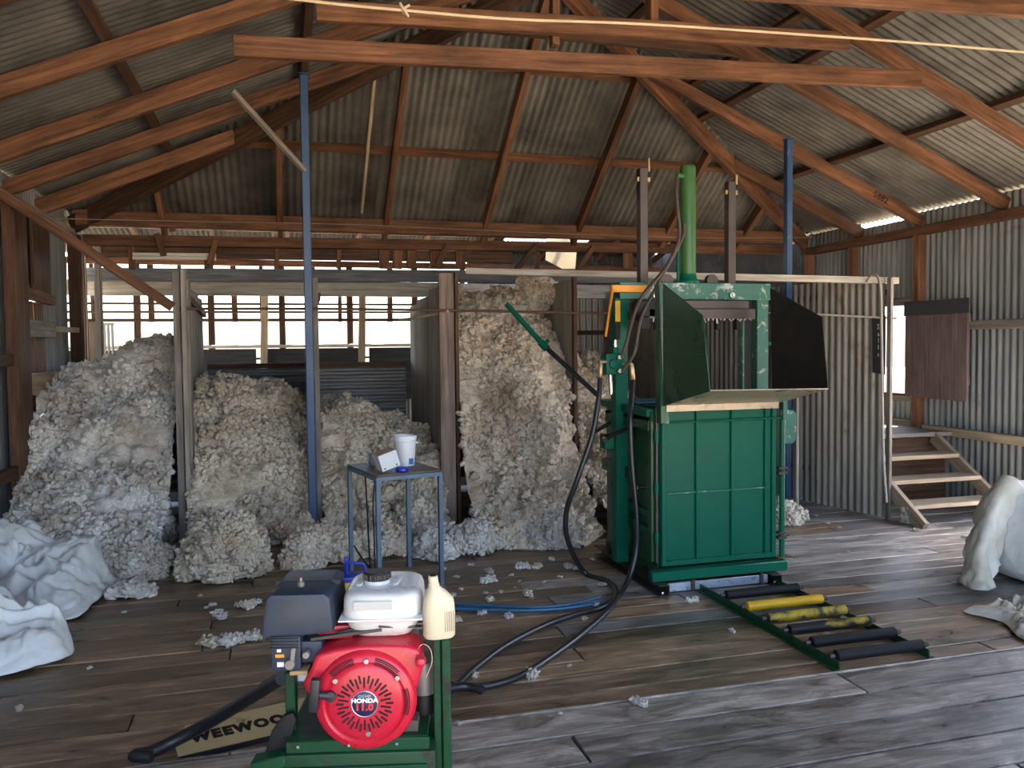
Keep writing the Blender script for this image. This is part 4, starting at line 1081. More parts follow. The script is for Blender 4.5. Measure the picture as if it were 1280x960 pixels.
# ram cylinder, guide bars
c0 = onY(860, 350, 5.22)
P('ram_cylinder', GREEN_L, lambda m: m.lathe([(.054, 1.86), (.054, 2.775), (.050, 2.79), (.045, 2.795)], (c0.x, c0.y, 0), n=24), 0)
P('ram_base', GREEN, lambda m: m.lathe([(.08, 1.98), (.08, 2.0), (.06, 2.02), (.056, 2.05)], (c0.x, c0.y, 0), n=20), 0)
P('ram_port', GREEN_L, lambda m: m.cyl((c0.x - .04, c0.y - .02, 2.72), (c0.x - .10, c0.y - .03, 2.72), .018, n=10), 0)
for px, zt in ((803, 2.76), (912.5, 2.70)):
    g0 = onY(px, 300, 5.22)
    P('guide_bar', STEEL, lambda m, g0=g0, zt=zt: m.span((g0.x - .03, 5.19, 1.86), (g0.x + .03, 5.25, zt)), .004)
    P('guide_pin', BRASS, lambda m, g0=g0, zt=zt, s=(1 if px < 850 else .7): (m.cyl((g0.x + .045, 5.21, zt - .02), (g0.x + .045, 5.21, zt + .07 * s), .009), m.span((g0.x - .045, 5.2, zt - .09), (g0.x + .05, 5.24, zt - .06))), .001)
P('return_pipe', GREEN, lambda m: m.cyl((c0.x - .075, c0.y, 1.98), (c0.x - .075, c0.y, 2.22), .012), 0)
for px in (833, 889): 
    e = onY(px, 351, 5.24); P('lifting_eye', STEEL, lambda m, e=e: m.lathe([(.02, -.02), (.045, -.02), (.045, .02), (.02, .02)], e, (0, 1, 0), 16), .002)
# orange bar and stay at the left post
P('orange_bar', ORANGE, lambda m: m.span(onY(765, 365, 5.12), onY(806, 357, 5.16)), .003)
P('orange_stay', ORANGE, lambda m: m.bar(onY(766, 362, 5.1), onY(757, 421, 4.98), .014, .014), .002)
# open hopper: tray, two wings
HT = .012
t0L, t0R, t1L, t1R = Vector((2.27, 4.72, 1.175)), Vector((3.13, 4.72, 1.175)), Vector((2.27, 4.10, 1.30)), Vector((3.13, 4.22, 1.285))
def quad_plate(m, pts, th):
    pts = [Vector(p) for p in pts]; n = (pts[1] - pts[0]).cross(pts[-1] - pts[0]).normalized() * th
    k = len(pts); m.add(pts + [p + n for p in pts], [tuple(reversed(range(k))), tuple(range(k, 2 * k))] + [(i, (i + 1) % k, k + (i + 1) % k, k + i) for i in range(k)])
P('hopper_tray', TRAYM, lambda m: quad_plate(m, [t0L, t1L, t1R, t0R], .008), .002)
P('tray_lip', TRAYM, lambda m: m.span((2.30, 4.69, 1.14), (3.10, 4.70, 1.185)), .002)
P('hopper_wing', GREEN_D, lambda m: quad_plate(m, [(2.27, 4.66, 1.18), (2.275, 4.09, 1.30), (2.275, 4.17, 1.72), (2.27, 4.66, 1.935)], .008), .002)
P('wing_flange', GREEN_D, lambda m: m.bar((2.262, 4.69, 1.07), (2.262, 4.72, 1.935), .03, .06, up=(0, 1, 0)), .003)
P('hopper_wing', BLACKP, lambda m: quad_plate(m, [(3.13, 4.80, 1.22), (3.13, 4.22, 1.285), (3.13, 4.28, 1.715), (3.13, 4.83, 1.93)], .008), .002)
for x in (2.31, 3.16): P('hopper_bracket', GREEN_W, lambda m, x=x: m.prism([(0, 0), (.035, 0), (.03, .14), (.0, .16)], (x - .02, 4.70, 1.065), (1, 0, 0), (0, 0, 1), (0, .02, 0)), .003)
# hydraulic valve on the left post
vb = onY(768, 455, 5.05)
valve = P('valve_block', GREEN, lambda m: (m.span(vb + Vector((-.07, -.03, -.07)), vb + Vector((.05, .06, .07))), m.cyl(vb + Vector((-.02, -.05, .0)), vb + Vector((-.02, -.02, .0)), .032, n=14), m.span(vb + Vector((-.015, -.02, .06)), vb + Vector((.03, .04, .11)))), .012, seg=2)
for dx, dz in ((.035, .045), (.035, -.045)): P('valve_cap', CHROME, lambda m, dx=dx, dz=dz: m.cyl(vb + Vector((dx - .02, -.06, dz)), vb + Vector((dx - .02, -.025, dz)), .017, n=6), .002, valve)
P('valve_spindle', CHROME, lambda m: m.cyl(vb + Vector((.005, .0, .11)), vb + Vector((.005, 0, .16)), .012), .001, valve)
P('valve_nipple', CHROME, lambda m: m.cyl(vb + Vector((-.03, 0, -.07)), vb + Vector((-.025, 0, -.2)), .015, .012), .001, valve)
P('hose_fitting', BRASS, lambda m: (m.cyl(vb + Vector((-.105, -.03, .015)), vb + Vector((-.115, -.03, -.10)), .017, n=6), m.cyl(vb + Vector((-.07, -.03, .015)), vb + Vector((-.12, -.03, .015)), .014)), .001, valve)
P('hose_fitting', BRASS, lambda m: (m.cyl(vb + Vector((.105, -.03, .0)), vb + Vector((.118, -.03, -.12)), .018, n=6), m.cyl(vb + Vector((.04, -.03, .0)), vb + Vector((.11, -.03, .0)), .014)), .001, valve)
P('bridge_cover', BLUE, lambda m: m.span(onY(793, 505, 5.5), onY(834, 500, 5.55)), .004)

# hoses ---------------------------------------------------------------
def hose(label, pts, r, mat=RUBBER, name='hydraulic_hose', n=10):
    m = MB(); m.tube(pts, r, n, 8)
    return tag(m.build(name, mat, center=True), label, 'hose')
hose('thin hose running up to the top of the green ram, outer one', [vb + Vector((.03, -.06, .04)), onY(784, 425, 4.98), onY(800, 375, 5.0), onY(832, 335, 5.08), onY(853, 296, 5.13), onY(855, 280, 5.14)], .013, paint('brown_hose', (.055, .038, .028), .5))
hose('thin hose running up to the top of the green ram, inner one', [vb + Vector((.03, -.06, -.05)), onY(793, 440, 4.96), onY(802, 395, 4.98), onY(826, 348, 5.06), onY(848, 300, 5.12), onY(847, 262, 5.13), onY(845.5, 240, 5.14), onY(846, 222, 5.16)], .012, paint('brown_hose_b', (.055, .038, .028), .5))
hose('black hydraulic hose looping wide to the left of the press', [vb + Vector((-.113, -.03, -.09)), onY(748, 500, 4.98), onY(740, 545, 4.95), onY(722, 598, 4.95), onY(708, 640, 5.0), onY(710, 676, 5.05), onZ(730, 715, .03), onZ(757, 725, .02), onZ(770, 738, .02), onZ(764, 758, .02), onZ(730, 790, .02), onZ(690, 820, .02), onZ(650, 845, .02), onZ(605, 858, .02), onZ(570, 858, .05), onZ(530, 850, .1)], .0175)
hose('black hydraulic hose hanging straight down the left of the press', [vb + Vector((.118, -.03, -.11)), onY(788, 520, 4.88), onY(790, 580, 4.86), onY(796, 650, 4.85), onY(794, 695, 4.85), onZ(780, 735, .03), onZ(755, 758, .02), onZ(720, 768, .02), onZ(680, 782, .02), onZ(630, 808, .02), onZ(590, 838, .02), onZ(565, 862, .03), onZ(540, 880, .06)], .0175)
hose('blue hose lying on the floor behind the engine, left branch', [onZ(520, 758, .012), onZ(600, 762, .012), onZ(660, 763, .012), onZ(710, 760, .012), onZ(760, 752, .012)], .011, RUBBERB, 'air_hose', 8)
hose('blue hose lying on the floor behind the engine, farther strand', [onZ(540, 752, .012), onZ(610, 757, .012), onZ(670, 759, .012), onZ(715, 755, .012), onZ(750, 746, .012)], .009, RUBBERB, 'air_hose', 8)
hose('short black hose end beside the green stand', [onZ(555, 862, .06), onZ(580, 858, .05), onZ(600, 862, .04), onZ(604, 864, .035)], .018)
hose('thick black suction hose drooping over the stencil plate', [onZ(352, 848, .42), onZ(335, 858, .36), onZ(300, 880, .25), onZ(258, 905, .13), onZ(220, 925, .07), onZ(188, 940, .05), onZ(168, 944, .05), onZ(190, 946, .045)], .024)

# green lever bar leaning in the bins
lv = thing('lever_bar', 'green steel lever bar leaning across the tall wool stack', 'bar', onY(745, 492, 6.0) - Vector((0, 0, .0)))
m = MB(); m.cyl(onY(633, 380, 6.45), onY(680, 432, 6.28), .022, n=12); m.build('upper_tube', GREEN, lv)
m = MB(); m.cyl(onY(680, 432, 6.28), onY(747, 494, 6.0), .020, n=12); m.build('lower_tube', RUBBER, lv)
m = MB(); m.cyl(onY(676, 428, 6.3), onY(684, 436, 6.27), .032, n=12); m.cyl(onY(680, 432, 6.28), onY(686, 425, 6.26), .014); m.build('collar', GREEN, lv)

# ---- roller track in front of the press
tr = thing('roller_track', 'low green roller track on the floor in front of the press', 'roller track', (2.77, 4.0, 0))
for X in (2.515, 3.03):
    m = MB(); m.span((X - .004, 3.3, .004), (X + .004, 4.66, .046)); m.span((X - .03 if X < 2.7 else X, 3.3, .004), (X if X < 2.7 else X + .03, 4.66, .010)); m.build('side_rail', GREEN_D, tr, .0015)
YELLOW_F = paint('faded_yellow_streak', (.40, .28, .02), .45, var=.2, wear=(.012, .012, .012), wscale=3, wamt=.3, spec=.25)
rm = [BLACK, YELLOW, YELLOW_W, YELLOW_F, BLACK, BLACK]
for k, Y in enumerate((4.36, 4.13, 3.92, 3.72, 3.53, 3.34)):
    m = MB(); m.lathe([(.02, 0), (.028, .004), (.028, .496), (.02, .5)], (2.523, Y, .058), (1, 0, 0), 18)
    ro = m.build('roller', rm[k], tr)
    ro['label'] = ['black roller', 'bright yellow roller', 'roller with rubbed yellow paint', 'dark roller with a yellow streak', 'black roller', 'black roller'][k]
    m = MB(); m.cyl((2.49, Y, .058), (2.515, Y, .058), .012, n=6); m.cyl((3.03, Y, .058), (3.055, Y, .058), .012, n=6); m.build('axle_nut', STEEL, ro)
# ================================================================ ENGINE PACK
RED = paint('engine_red', (.50, .012, .032), .3, var=.08, wear=(.20, .10, .075), wscale=5, wamt=.72)
TANKW = paint('tank_white', (.62, .62, .60), .28, var=.04)
BLUEBLK = paint('air_box_blue_black', (.017, .027, .047), .5, var=.3, wear=(.06, .055, .05), wscale=8, wamt=.66)
BLKPL = paint('black_plastic', (.016, .017, .02), .45, var=.2)
ALU = paint('dusty_aluminium', (.25, .23, .21), .55, metal=.5, var=.3)
DUSTY = paint('dusty_casting', (.06, .05, .043), .75, var=.35)
CREAM = paint('old_cream_plastic', (.58, .51, .35), .45, var=.08, wear=(.22, .16, .10), wscale=9, wamt=.74)
LABELG = paint('grey_label', (.45, .46, .43), .5, var=.1)
WHITEP = paint('white_print', (.8, .8, .82), .5, var=.02)
REDP = paint('red_print', (.62, .02, .04), .5, var=.02)
GREYP = paint('grey_print', (.40, .40, .46), .5, var=.02)
NAVY = paint('navy_badge', (.012, .014, .045), .35, var=.1)
DK = paint('vent_dark', (.012, .004, .005), .8)
STANDG = paint('stand_green', (.005, .048, .018), .45, var=.25, wear=(.016, .015, .012), wscale=6, wamt=.5, spec=.25)
ED = 2.05; SC = F / ED
er = onZ(440, 437 + F * 1.55 / ED)
ZE0 = Vector((0.164, 2.08, 0)); EROT = -math.radians(12.7)
pack = thing('engine_pack', 'red and white petrol engine on a green stand', 'engine', ZE0, EROT)
def EU(px, py): return ((px - 440) / SC, 1.55 - (py - 437.1) / SC)
def E(name, mat, fn, bevel=.003, parent=pack, seg=2, ang=38):
    m = MB(); fn(m); return m.build(name, mat, parent, bevel, seg, world=False, ang=ang)
def epoly(m, pts, y0, y1):
    m.prism([EU(*p) for p in pts], (0, y0, 0), (1, 0, 0), (0, 0, 1), (0, y1 - y0, 0))
def c2(cx, cy): return (290 + cx / 3.555, 690 + cy / 3.555)
# crankcase behind
E('crankcase', DUSTY, lambda m: (m.span((-.10, .10, .58), (.13, .38, .80)), m.span((-.05, .14, .80), (.10, .34, .86))), .01)
E('cylinder_fins', ALU, lambda m: [m.span((-.02, .12, .80 + k * .012), (.16, .36, .806 + k * .012)) for k in range(5)], .001, seg=1)
cowl_pts = [c2(*p) for p in ((345, 480), (360, 460), (440, 440), (560, 425), (660, 425), (760, 432), (808, 450), (828, 490), (822, 560), (795, 640), (765, 710), (720, 765), (660, 810), (600, 830), (510, 830), (450, 800), (395, 740), (345, 680), (305, 625), (290, 590), (320, 550))]
cowl = E('fan_cowl', RED, lambda m: epoly(m, cowl_pts, -.015, .10), .012, seg=3)
cu, cz = EU(*c2(572, 670))
E('cowl_ring', RED, lambda m: m.lathe([(.128, 0), (.125, .012), (.118, .02), (.104, .024), (.098, .018), (.094, .022), (.085, .026), (.04, .028), (.0, .028)], (cu, -.012, cz), (0, -1, 0), 48), 0, cowl)
for k in range(36):
    a = 2 * math.pi * k / 36; ra, rb = ((.040, .066) if k % 2 else (.052, .071))
    d = Vector((math.cos(a), 0, math.sin(a))); p = Vector((cu, -.0405, cz))
    E('fan_slot', DK, lambda m: m.bar(p + d * ra, p + d * rb, .0042, .003, up=(0, 1, 0)), 0, cowl, 1)
for r in (.1005, .1055, .1105, .1155):
    for a0, a1 in ((100, 143), (37, 80), (-22, 22)):
        if a0 < 0 and r > .113: continue
        pts = [Vector((cu + r * math.cos(math.radians(a)), -.0365, cz + r * math.sin(math.radians(a)))) for a in np.linspace(a0 + 4, a1 - 4, 10)]
        E('cowl_louvre', DK, lambda m: m.tube(pts, .0013, 5, 0), 0, cowl, 1)
badge = E('badge', NAVY, lambda m: m.lathe([(.032, 0), (.032, .002), (.0305, .003), (0, .003)], (cu, -.0395, cz), (0, -1, 0), 40), 0, cowl)
E('badge_rim', paint('badge_silver', (.55, .55, .6), .3, metal=.7), lambda m: m.tube([Vector((cu + .032 * math.cos(a), -.0415, cz + .032 * math.sin(a))) for a in np.linspace(0, 2 * math.pi, 41)], .0014, 6, 0), 0, cowl)
wb_ = Matrix.Translation(ZE0) @ Matrix.Rotation(EROT, 4, 'Z')
def eletter(txt, size, mat, u, z, xs=1.0, y=-.0432, bold=.0004):
    letters(txt, size, mat, cowl, wb_ @ frame(Vector((u, y, z)), Vector((1, 0, 0)), Vector((0, 0, 1)), Vector((0, -1, 0))), 'badge_lettering', .0004, xs=xs, bold=bold)
eletter('GX340', .0095, GREYP, cu, cz + .0198, 1.15, bold=.0001)
eletter('HONDA', .0145, WHITEP, cu, cz + .0085, 1.2, bold=.0007)
eletter('11.0', .0235, REDP, cu - .001, cz - .008, 1.1, bold=.0011)
for p in ((444, 566), (718, 560), (582, 482), (585, 808)):
    u, z = EU(*c2(*p)); E('cowl_bolt', CHROME, lambda m, u=u, z=z: (m.cyl((u, -.015, z), (u, -.04, z), .0075, n=6), m.cyl((u, -.015, z), (u, -.028, z), .011, n=12)), .001, cowl, 1)
u, z = EU(*c2(820, 495)); E('stop_knob', RED, lambda m: m.lathe([(.012, 0), (.014, .012), (.012, .03), (.006, .034)], (u, -.012, z), (0, -1, 0), 14), 0, cowl)
# recoil handle
hu, hz = EU(*c2(358, 615))
hd = E('recoil_handle', BLKPL, lambda m: m.bar((hu - .004, -.05, hz - .041), (hu + .004, -.05, hz + .041), .024, .026, up=(0, 1, 0)), .006)
gu, gz = EU(*c2(425, 630))
E('handle_stem', BLKPL, lambda m: (m.cyl((hu, -.05, hz), (gu, -.04, gz), .008, .011), m.cyl((gu, -.015, gz), (gu, -.05, gz), .013)), .001, hd)
# fuel tank
def tank(m):
    # rounded box by stacked rounded rectangles
    rings = []
    uL, zb = EU(418, 792); uR, zt = EU(521, 722)
    cx, hw = (uL + uR) / 2, (uR - uL) / 2
    lev = [(.806, .58, .62), (.814, .74, .76), (.835, .88, .88), (.848, .93, .92), (.860, .955, .95), (.868, 1.0, 1.0), (.888, 1.0, 1.0), (.906, .985, .985), (.919, .95, .94), (.926, .86, .84), (.928, .6, .6)]
    vs, fs = [], []; n = 48
    for z, sx, sy in lev:
        for k in range(n):
            a = 2 * math.pi * k / n; e = 4.5
            r = 1 / (abs(math.cos(a)) ** e + abs(math.sin(a)) ** e) ** (1 / e)
            vs.append((cx + r * math.cos(a) * hw * sx, .135 + r * math.sin(a) * .125 * sy, z))
    for i in range(len(lev) - 1):
        for k in range(n): fs.append((i * n + k, i * n + (k + 1) % n, (i + 1) * n + (k + 1) % n, (i + 1) * n + k))
    fs += [tuple(reversed(range(n))), tuple((len(lev) - 1) * n + k for k in range(n))]
    m.add(vs, fs)
tk = E('fuel_tank', TANKW, tank, 0, ang=60)
uL, _ = EU(416, 0); uR, _ = EU(523, 0)
E('tank_seam', TANKW, lambda m: m.span((uL, .005, .862), (uR, .265, .867)), .008, tk, 2)
u, z = EU(*c2(605, 258)); E('tank_label', LABELG, lambda m: m.span((u - .049, .0065, z - .011), (u + .049, .009, z + .011)), .001, tk, 1)
u, _ = EU(459, 0)
cap = E('fuel_cap', BLKPL, lambda m: m.lathe([(.033, .936), (.034, .94), (.034, .954), (.030, .959), (0, .959)], (u, .13, 0), n=28), 0, tk)
E('cap_collar', TANKW, lambda m: m.lathe([(.034, .925), (.034, .937), (.03, .938)], (u, .13, 0), n=28), 0, cap)
E('cap_grips', BLKPL, lambda m: [m.cyl((u + .034 * math.cos(a), .13 + .034 * math.sin(a), .94), (u + .034 * math.cos(a), .13 + .034 * math.sin(a), .954), .004, n=6) for a in np.linspace(0, 6.28, 16, endpoint=False)], 0, cap)
for dx in (-.045, .05): E('tank_ridge', TANKW, lambda m, dx=dx: m.bar((u + dx, .10, .928), (u + dx + .01, .19, .928), .014, .006), .002, tk, 1)
# air cleaner
ac_pts = [(321, 806), (324, 770), (328, 749), (334, 744), (400, 744), (407, 750), (411, 793), (372, 797), (330, 797)]
acl = E('air_box', BLUEBLK, lambda m: epoly(m, ac_pts, -.005, .235), .008)
E('air_box_seam', BLKPL, lambda m: m.span((EU(326, 0)[0], .115, .93), (EU(411, 0)[0], .119, .9405)), 0, acl)
E('air_box_nut', ALU, lambda m: m.lathe([(.009, .935), (.009, .95), (.004, .952), (.004, .962)], (EU(364, 0)[0], .07, 0), n=10), 0, acl)
# carburettor
ca_u, ca_z = EU(330, 848); cb_u, cb_z = EU(393, 800)
car = E('carburettor', BLUEBLK, lambda m: (m.span((ca_u, .015, ca_z + .005), (ca_u + .075, .12, cb_z)), m.span((ca_u + .06, .03, ca_z + .02), (cb_u, .12, cb_z - .02))), .006)
E('carburettor_ribs', BLKPL, lambda m: [m.span((ca_u - .002, .011, cb_z - .008 - k * .008), (ca_u + .07, .02, cb_z - .004 - k * .008)) for k in range(4)], .001, car, 1)
E('choke_lever', ALU, lambda m: (m.bar((ca_u + .055, .0, ca_z + .03), (ca_u + .06, .0, ca_z + .07), .012, .004, up=(0, 1, 0)), m.cyl((ca_u + .05, -.006, ca_z + .028), (ca_u + .05, .02, ca_z + .028), .013), m.cyl((ca_u + .09, -.002, ca_z + .05), (ca_u + .09, .02, ca_z + .05), .009)), .002, car, 1)
E('choke_sticker', ORANGE, lambda m: m.span((ca_u + .012, .012, ca_z + .042), (ca_u + .034, .016, ca_z + .05)), 0, car)
E('choke_sticker', WHITEP, lambda m: m.span((ca_u + .016, .012, ca_z + .056), (ca_u + .026, .016, ca_z + .064)), 0, car)
E('choke_sticker', WHITEP, lambda m: m.span((ca_u + .016, .012, ca_z + .018), (ca_u + .033, .016, ca_z + .03)), 0, car)
E('gasket', paint('gasket_tan', (.42, .26, .11), .7), lambda m: m.span((ca_u + .045, .02, ca_z - .008), (ca_u + .09, .1, ca_z + .003)), .002)
E('throttle_bar', DUSTY, lambda m: (m.bar((-.12, .03, .815), (.06, .03, .835), .02, .008), m.bar((-.06, .04, .82), (.08, .05, .85), .012, .012), m.bar((.05, .03, .845), (.14, .05, .835), .03, .006)), .002)
E('shroud', RED, lambda m: m.span((EU(385, 0)[0], .06, .80), (EU(430, 0)[0], .2, .836)), .006)
# exhaust side: oil filter
fu, fz = EU(521, 866)
E('oil_filter', ALU, lambda m: m.lathe([(.02, -.055), (.028, -.05), (.03, .0), (.029, .028), (.026, .034)], (fu, .08, fz), (0, 0, 1), 18), 0)
E('filter_base', BLACK, lambda m: m.lathe([(.032, -.1), (.034, -.06), (.03, -.05)], (fu, .08, fz), n=18), 0)
E('throttle_wire', CHROME, lambda m: m.tube([Vector((fu - .02, .03, fz + .07)), Vector((fu, .03, fz + .095)), Vector((fu + .02, .03, fz + .085)), Vector((fu + .025, .03, fz + .05)), Vector((fu + .01, .03, fz + .01))], .0016, 5, 6), 0)
# stand
u0, zb_ = EU(351, 926); u1, _ = EU(528, 926)
E('mounting_plate', STANDG, lambda m: m.span((u0, -.02, zb_ - .008), (u1, .42, zb_)), .002, seg=1)
E('front_apron', STANDG, lambda m: (m.span((u0, -.03, zb_ - .032), (u1 + .005, -.02, zb_)), m.span((u0, -.05, zb_ - .10), (u1, -.042, zb_ - .06))), .003, seg=1)
E('oil_tank', STANDG, lambda m: m.span((u0 - .02, -.04, .06), (u1 + .02, .44, zb_ - .03)), .008)
E('engine_foot', DUSTY, lambda m: (m.span((-.08, .0, zb_), (-.03, .3, zb_ + .03)), m.span((.10, .0, zb_), (.15, .3, zb_ + .03))), .004)
for px in (367, 430, 490): 
    uu, zz = EU(px, 932); E('stand_bolt', CHROME, lambda m, uu=uu, zz=zz: m.cyl((uu, -.03, zz), (uu, -.036, zz), .004, n=8), 0)
pu0, pzt = EU(534, 810); pu1, _ = EU(557, 0)
up = E('upright_post', STANDG, lambda m: (m.span((pu0 + .002, .02, .0), (pu0 + .022, .065, pzt)), m.span((pu0 + .024, .015, .0), (pu1, .065, pzt))), .003, seg=1)
lu, lz = EU(345, 850); lu2, lz2 = EU(358, 905)
E('side_post', STANDG, lambda m: m.span((lu, .03, .2), (lu2 , .06, lz)), .003, seg=1)
E('stand_leg', STANDG, lambda m: (m.span((u0 - .02, -.03, 0), (u0 + .03, .02, .5)),), .004, seg=1)
E('stand_leg', STANDG, lambda m: (m.span((u0 - .02, .38, 0), (u0 + .03, .43, .5)),), .004, seg=1)
E('stand_leg', STANDG, lambda m: (m.span((u1 - .03, .38, 0), (u1 + .02, .43, .5)),), .004, seg=1)
E('stand_leg', STANDG, lambda m: (m.span((u1 - .03, -.03, 0), (u1 + .02, .02, .5)),), .004, seg=1)
E('base_rail', STANDG, lambda m: m.bar((EU(310, 0)[0], -.02, EU(0, 955)[1]), (EU(352, 0)[0], -.02, EU(0, 948)[1]), .05, .03), .004, seg=1)
E('belt_guard', BLACK, lambda m: epoly(m, [(318, 958), (330, 920), (345, 900), (358, 896), (362, 905), (356, 925), (350, 958)], .0, .02), .006)
E('drain_plate', GALV, lambda m: m.span((EU(358, 0)[0], .06, EU(0, 868)[1]), (EU(374, 0)[0], .065, EU(0, 850)[1])), .001, seg=1)

# oil bottle standing on the green post
bw = wb_ @ Vector(((EU(543, 0)[0]), .04, pzt))
bt = thing('oil_bottle', 'stained cream plastic oil bottle on top of the green post', 'bottle', bw, EROT + .2)
def bottle(m):
    lev = [(0, .036, .024, 0), (.006, .041, .027, 0), (.06, .0415, .028, 0), (.085, .040, .027, 0), (.10, .038, .026, 0), (.12, .026, .021, -.006), (.132, .015, .0145, -.011), (.138, .0125, .0125, -.012), (.158, .0125, .0125, -.014), (.160, .010, .010, -.014)]
    vs, fs = [], []; n = 24
    for z, a, b, dx in lev:
        for k in range(n):
            t = 2 * math.pi * k / n; e = 3.0 if z < .11 else 2.0
            r = 1 / (abs(math.cos(t)) ** e + abs(math.sin(t)) ** e) ** (1 / e)
            vs.append((dx + r * math.cos(t) * a, r * math.sin(t) * b, z))
    for i in range(len(lev) - 1):
        for k in range(n): fs.append((i * n + k, i * n + (k + 1) % n, (i + 1) * n + (k + 1) % n, (i + 1) * n + k))
    fs += [tuple(reversed(range(n))), tuple((len(lev) - 1) * n + k for k in range(n))]; m.add(vs, fs)
E('bottle_body', CREAM, bottle, 0, bt, ang=50)
E('bottle_mouth', BLACK, lambda m: m.lathe([(.009, .1585), (.009, .1612)], (-.014, 0, 0), n=14), 0, bt)
E('bottle_collar', CREAM, lambda m: m.lathe([(.0125, .134), (.0145, .136), (.0145, .140), (.0125, .142)], (-.012, 0, 0), n=18), 0, bt)
E('grip_lines', paint('cream_shadow', (.30, .23, .13), .6), lambda m: [m.bar((.012 + k * .0055, -.0285, .02), (.011 + k * .0055, -.028, .072), .001, .0012) for k in range(5)], 0, bt, 1)

# car battery behind the engine
bp = onZ(447, 726, 0.0)
bt2 = thing('car_battery', 'yellow and blue car battery behind the engine air box', 'battery', onZ(447, 757, .0), -.1)
BLU2 = paint('strong_blue', (.015, .03, .42), .35, var=.1)
E('battery_case', YELLOW, lambda m: m.span((-.12, -.08, .0), (.12, .08, .165)), .006, bt2)
E('battery_lid', BLU2, lambda m: m.span((-.123, -.083, .165), (.123, .083, .195)), .006, bt2)
E('battery_handle', BLU2, lambda m: m.tube([(-.06, .0, .19), (-.06, .0, .25), (-.045, 0, .265), (.03, 0, .255), (.045, 0, .24), (.055, 0, .19)], .009, 8, 3), 0, bt2)
E('terminal', STEEL, lambda m: m.cyl((.09, .04, .195), (.09, .04, .215), .01), 0, bt2)
E('terminal_clamp', BLU2, lambda m: (m.span((-.075, .03, .195), (-.05, .055, .29)),), .004, bt2)

# stencil plate
BRASSY = paint('stencil_sheet', (.56, .44, .22), .5, metal=.2, var=.15, wear=(.22, .17, .10), wscale=8, wamt=.6)
s0 = onZ(222, 940, .03); s1 = onZ(395, 900, .03)
sx = (s1 - s0).normalized(); sy = Vector((-sx.y, sx.x, 0)); L0 = (s1 - s0).length
stn = thing('stencil_plate', 'brass-coloured stencil plate reading WEEWO on the floor under the thick hose', 'stencil', (s0 + s1) / 2)
stn.location.z = .0; stn.matrix_basis = Matrix.Translation(((s0.x + s1.x) / 2, (s0.y + s1.y) / 2, 0))
m = MB(); m.prism([(0, 0), (L0 + .25, 0), (L0 + .25, .30), (.06, .27), (.0, .1)], Vector((s0.x, s0.y, .016)) + sy * -.02, sx, sy, (0, 0, .003)); pl = m.build('plate', BRASSY, stn, .001)
m = MB(); m.prism([(0, -.012), (L0 + .2, -.012), (L0 + .2, .0), (0, .0)], Vector((s0.x, s0.y, .002)) + sy * -.02, sx, sy, (0, 0, .018)); m.build('folded_edge', BLACK, stn, .001)
w0 = onZ(283, 919, .02)
letters('WEEWOO', .105, BLACK, pl, frame(Vector((onZ(239, 925, .02).x, onZ(239, 925, .02).y, .0197)) + sy * .01, sx, sy, Vector((0, 0, 1))), 'stencil_letters', .0004, align='LEFT', xs=.66, bold=.0075)

# ================================================================ STEEL TABLE and what stands on it
TBLUE = paint('table_blue_steel', (.09, .14, .21), .45, metal=.3, var=.2, wear=(.16, .12, .09), wscale=12, wamt=.64)
TTOP = paint('rusty_table_top', (.13, .085, .06), .45, var=.35, wear=(.28, .22, .18), wscale=9, wamt=.6)
TA = Vector((.55, 5.14, 0)); tx = Vector((.41, .10, 0)).normalized(); ty = Vector((-.13, .56, 0)).normalized()
tb = thing('steel_table', 'tall narrow steel table with blue-grey legs and rusty top', 'table', TA + tx * .21 + ty * .28)
TW, TD, TH = .425, .57, .765
def tpt(a, b, z): return TA + tx * a + ty * b + Vector((0, 0, z))
for a, b in ((0, 0), (TW, 0), (0, TD), (TW, TD)):
    m = MB(); m.bar(tpt(a, b, 0), tpt(a, b, TH - .01), .028, .028, up=tx); m.build('leg', TBLUE, tb, .002)
for (a, b), (c, d) in (((0, 0), (TW, 0)), ((0, 0), (0, TD)), ((TW, 0), (TW, TD)), ((0, TD), (TW, TD))):
    m = MB(); m.bar(tpt(a, b, TH - .022), tpt(c, d, TH - .022), .028, .028); m.build('top_frame', TBLUE, tb, .002)
m = MB(); m.prism([(-.012, -.012), (TW + .012, -.012), (TW + .012, TD + .012), (-.012, TD + .012)], TA + Vector((0, 0, TH - .006)), tx, ty, (0, 0, .008)); m.build('table_top', TTOP, tb, .002)
# bucket
BW = paint('bucket_white', (.74, .77, .82), .4, var=.03)
bk = onZ(507, 582, TH); buck = thing('bucket', 'white plastic bucket with a blue label on the steel table', 'bucket', (bk.x, bk.y, TH + .003))
E('bucket_body', BW, lambda m: m.lathe([(.058, 0), (.060, .004), (.073, .175), (.076, .176), (.077, .2), (.074, .203), (.070, .2), (.0575, .012), (0, .012)], n=32), 0, buck)
E('bucket_rim', BW, lambda m: (m.lathe([(.073, .165), (.078, .167), (.078, .171), (.073, .172)], n=32), m.lathe([(.073, .184), (.0785, .186), (.0785, .19), (.073, .191)], n=32)), 0, buck)
E('bucket_label', paint('label_blue', (.02, .13, .42), .5), lambda m: m.prism([(math.cos(a) * .0635, math.sin(a) * .0635) for a in np.linspace(-1.35, -.75, 6)] + [(math.cos(a) * .058, math.sin(a) * .058) for a in np.linspace(-.75, -1.35, 6)], (0, 0, .012), (1, 0, 0), (0, 1, 0), (0, 0, .042)), 0, buck)
E('handle_lug', BW, lambda m: m.cyl((.072, -.01, .15), (.084, -.012, .15), .008), 0, buck)
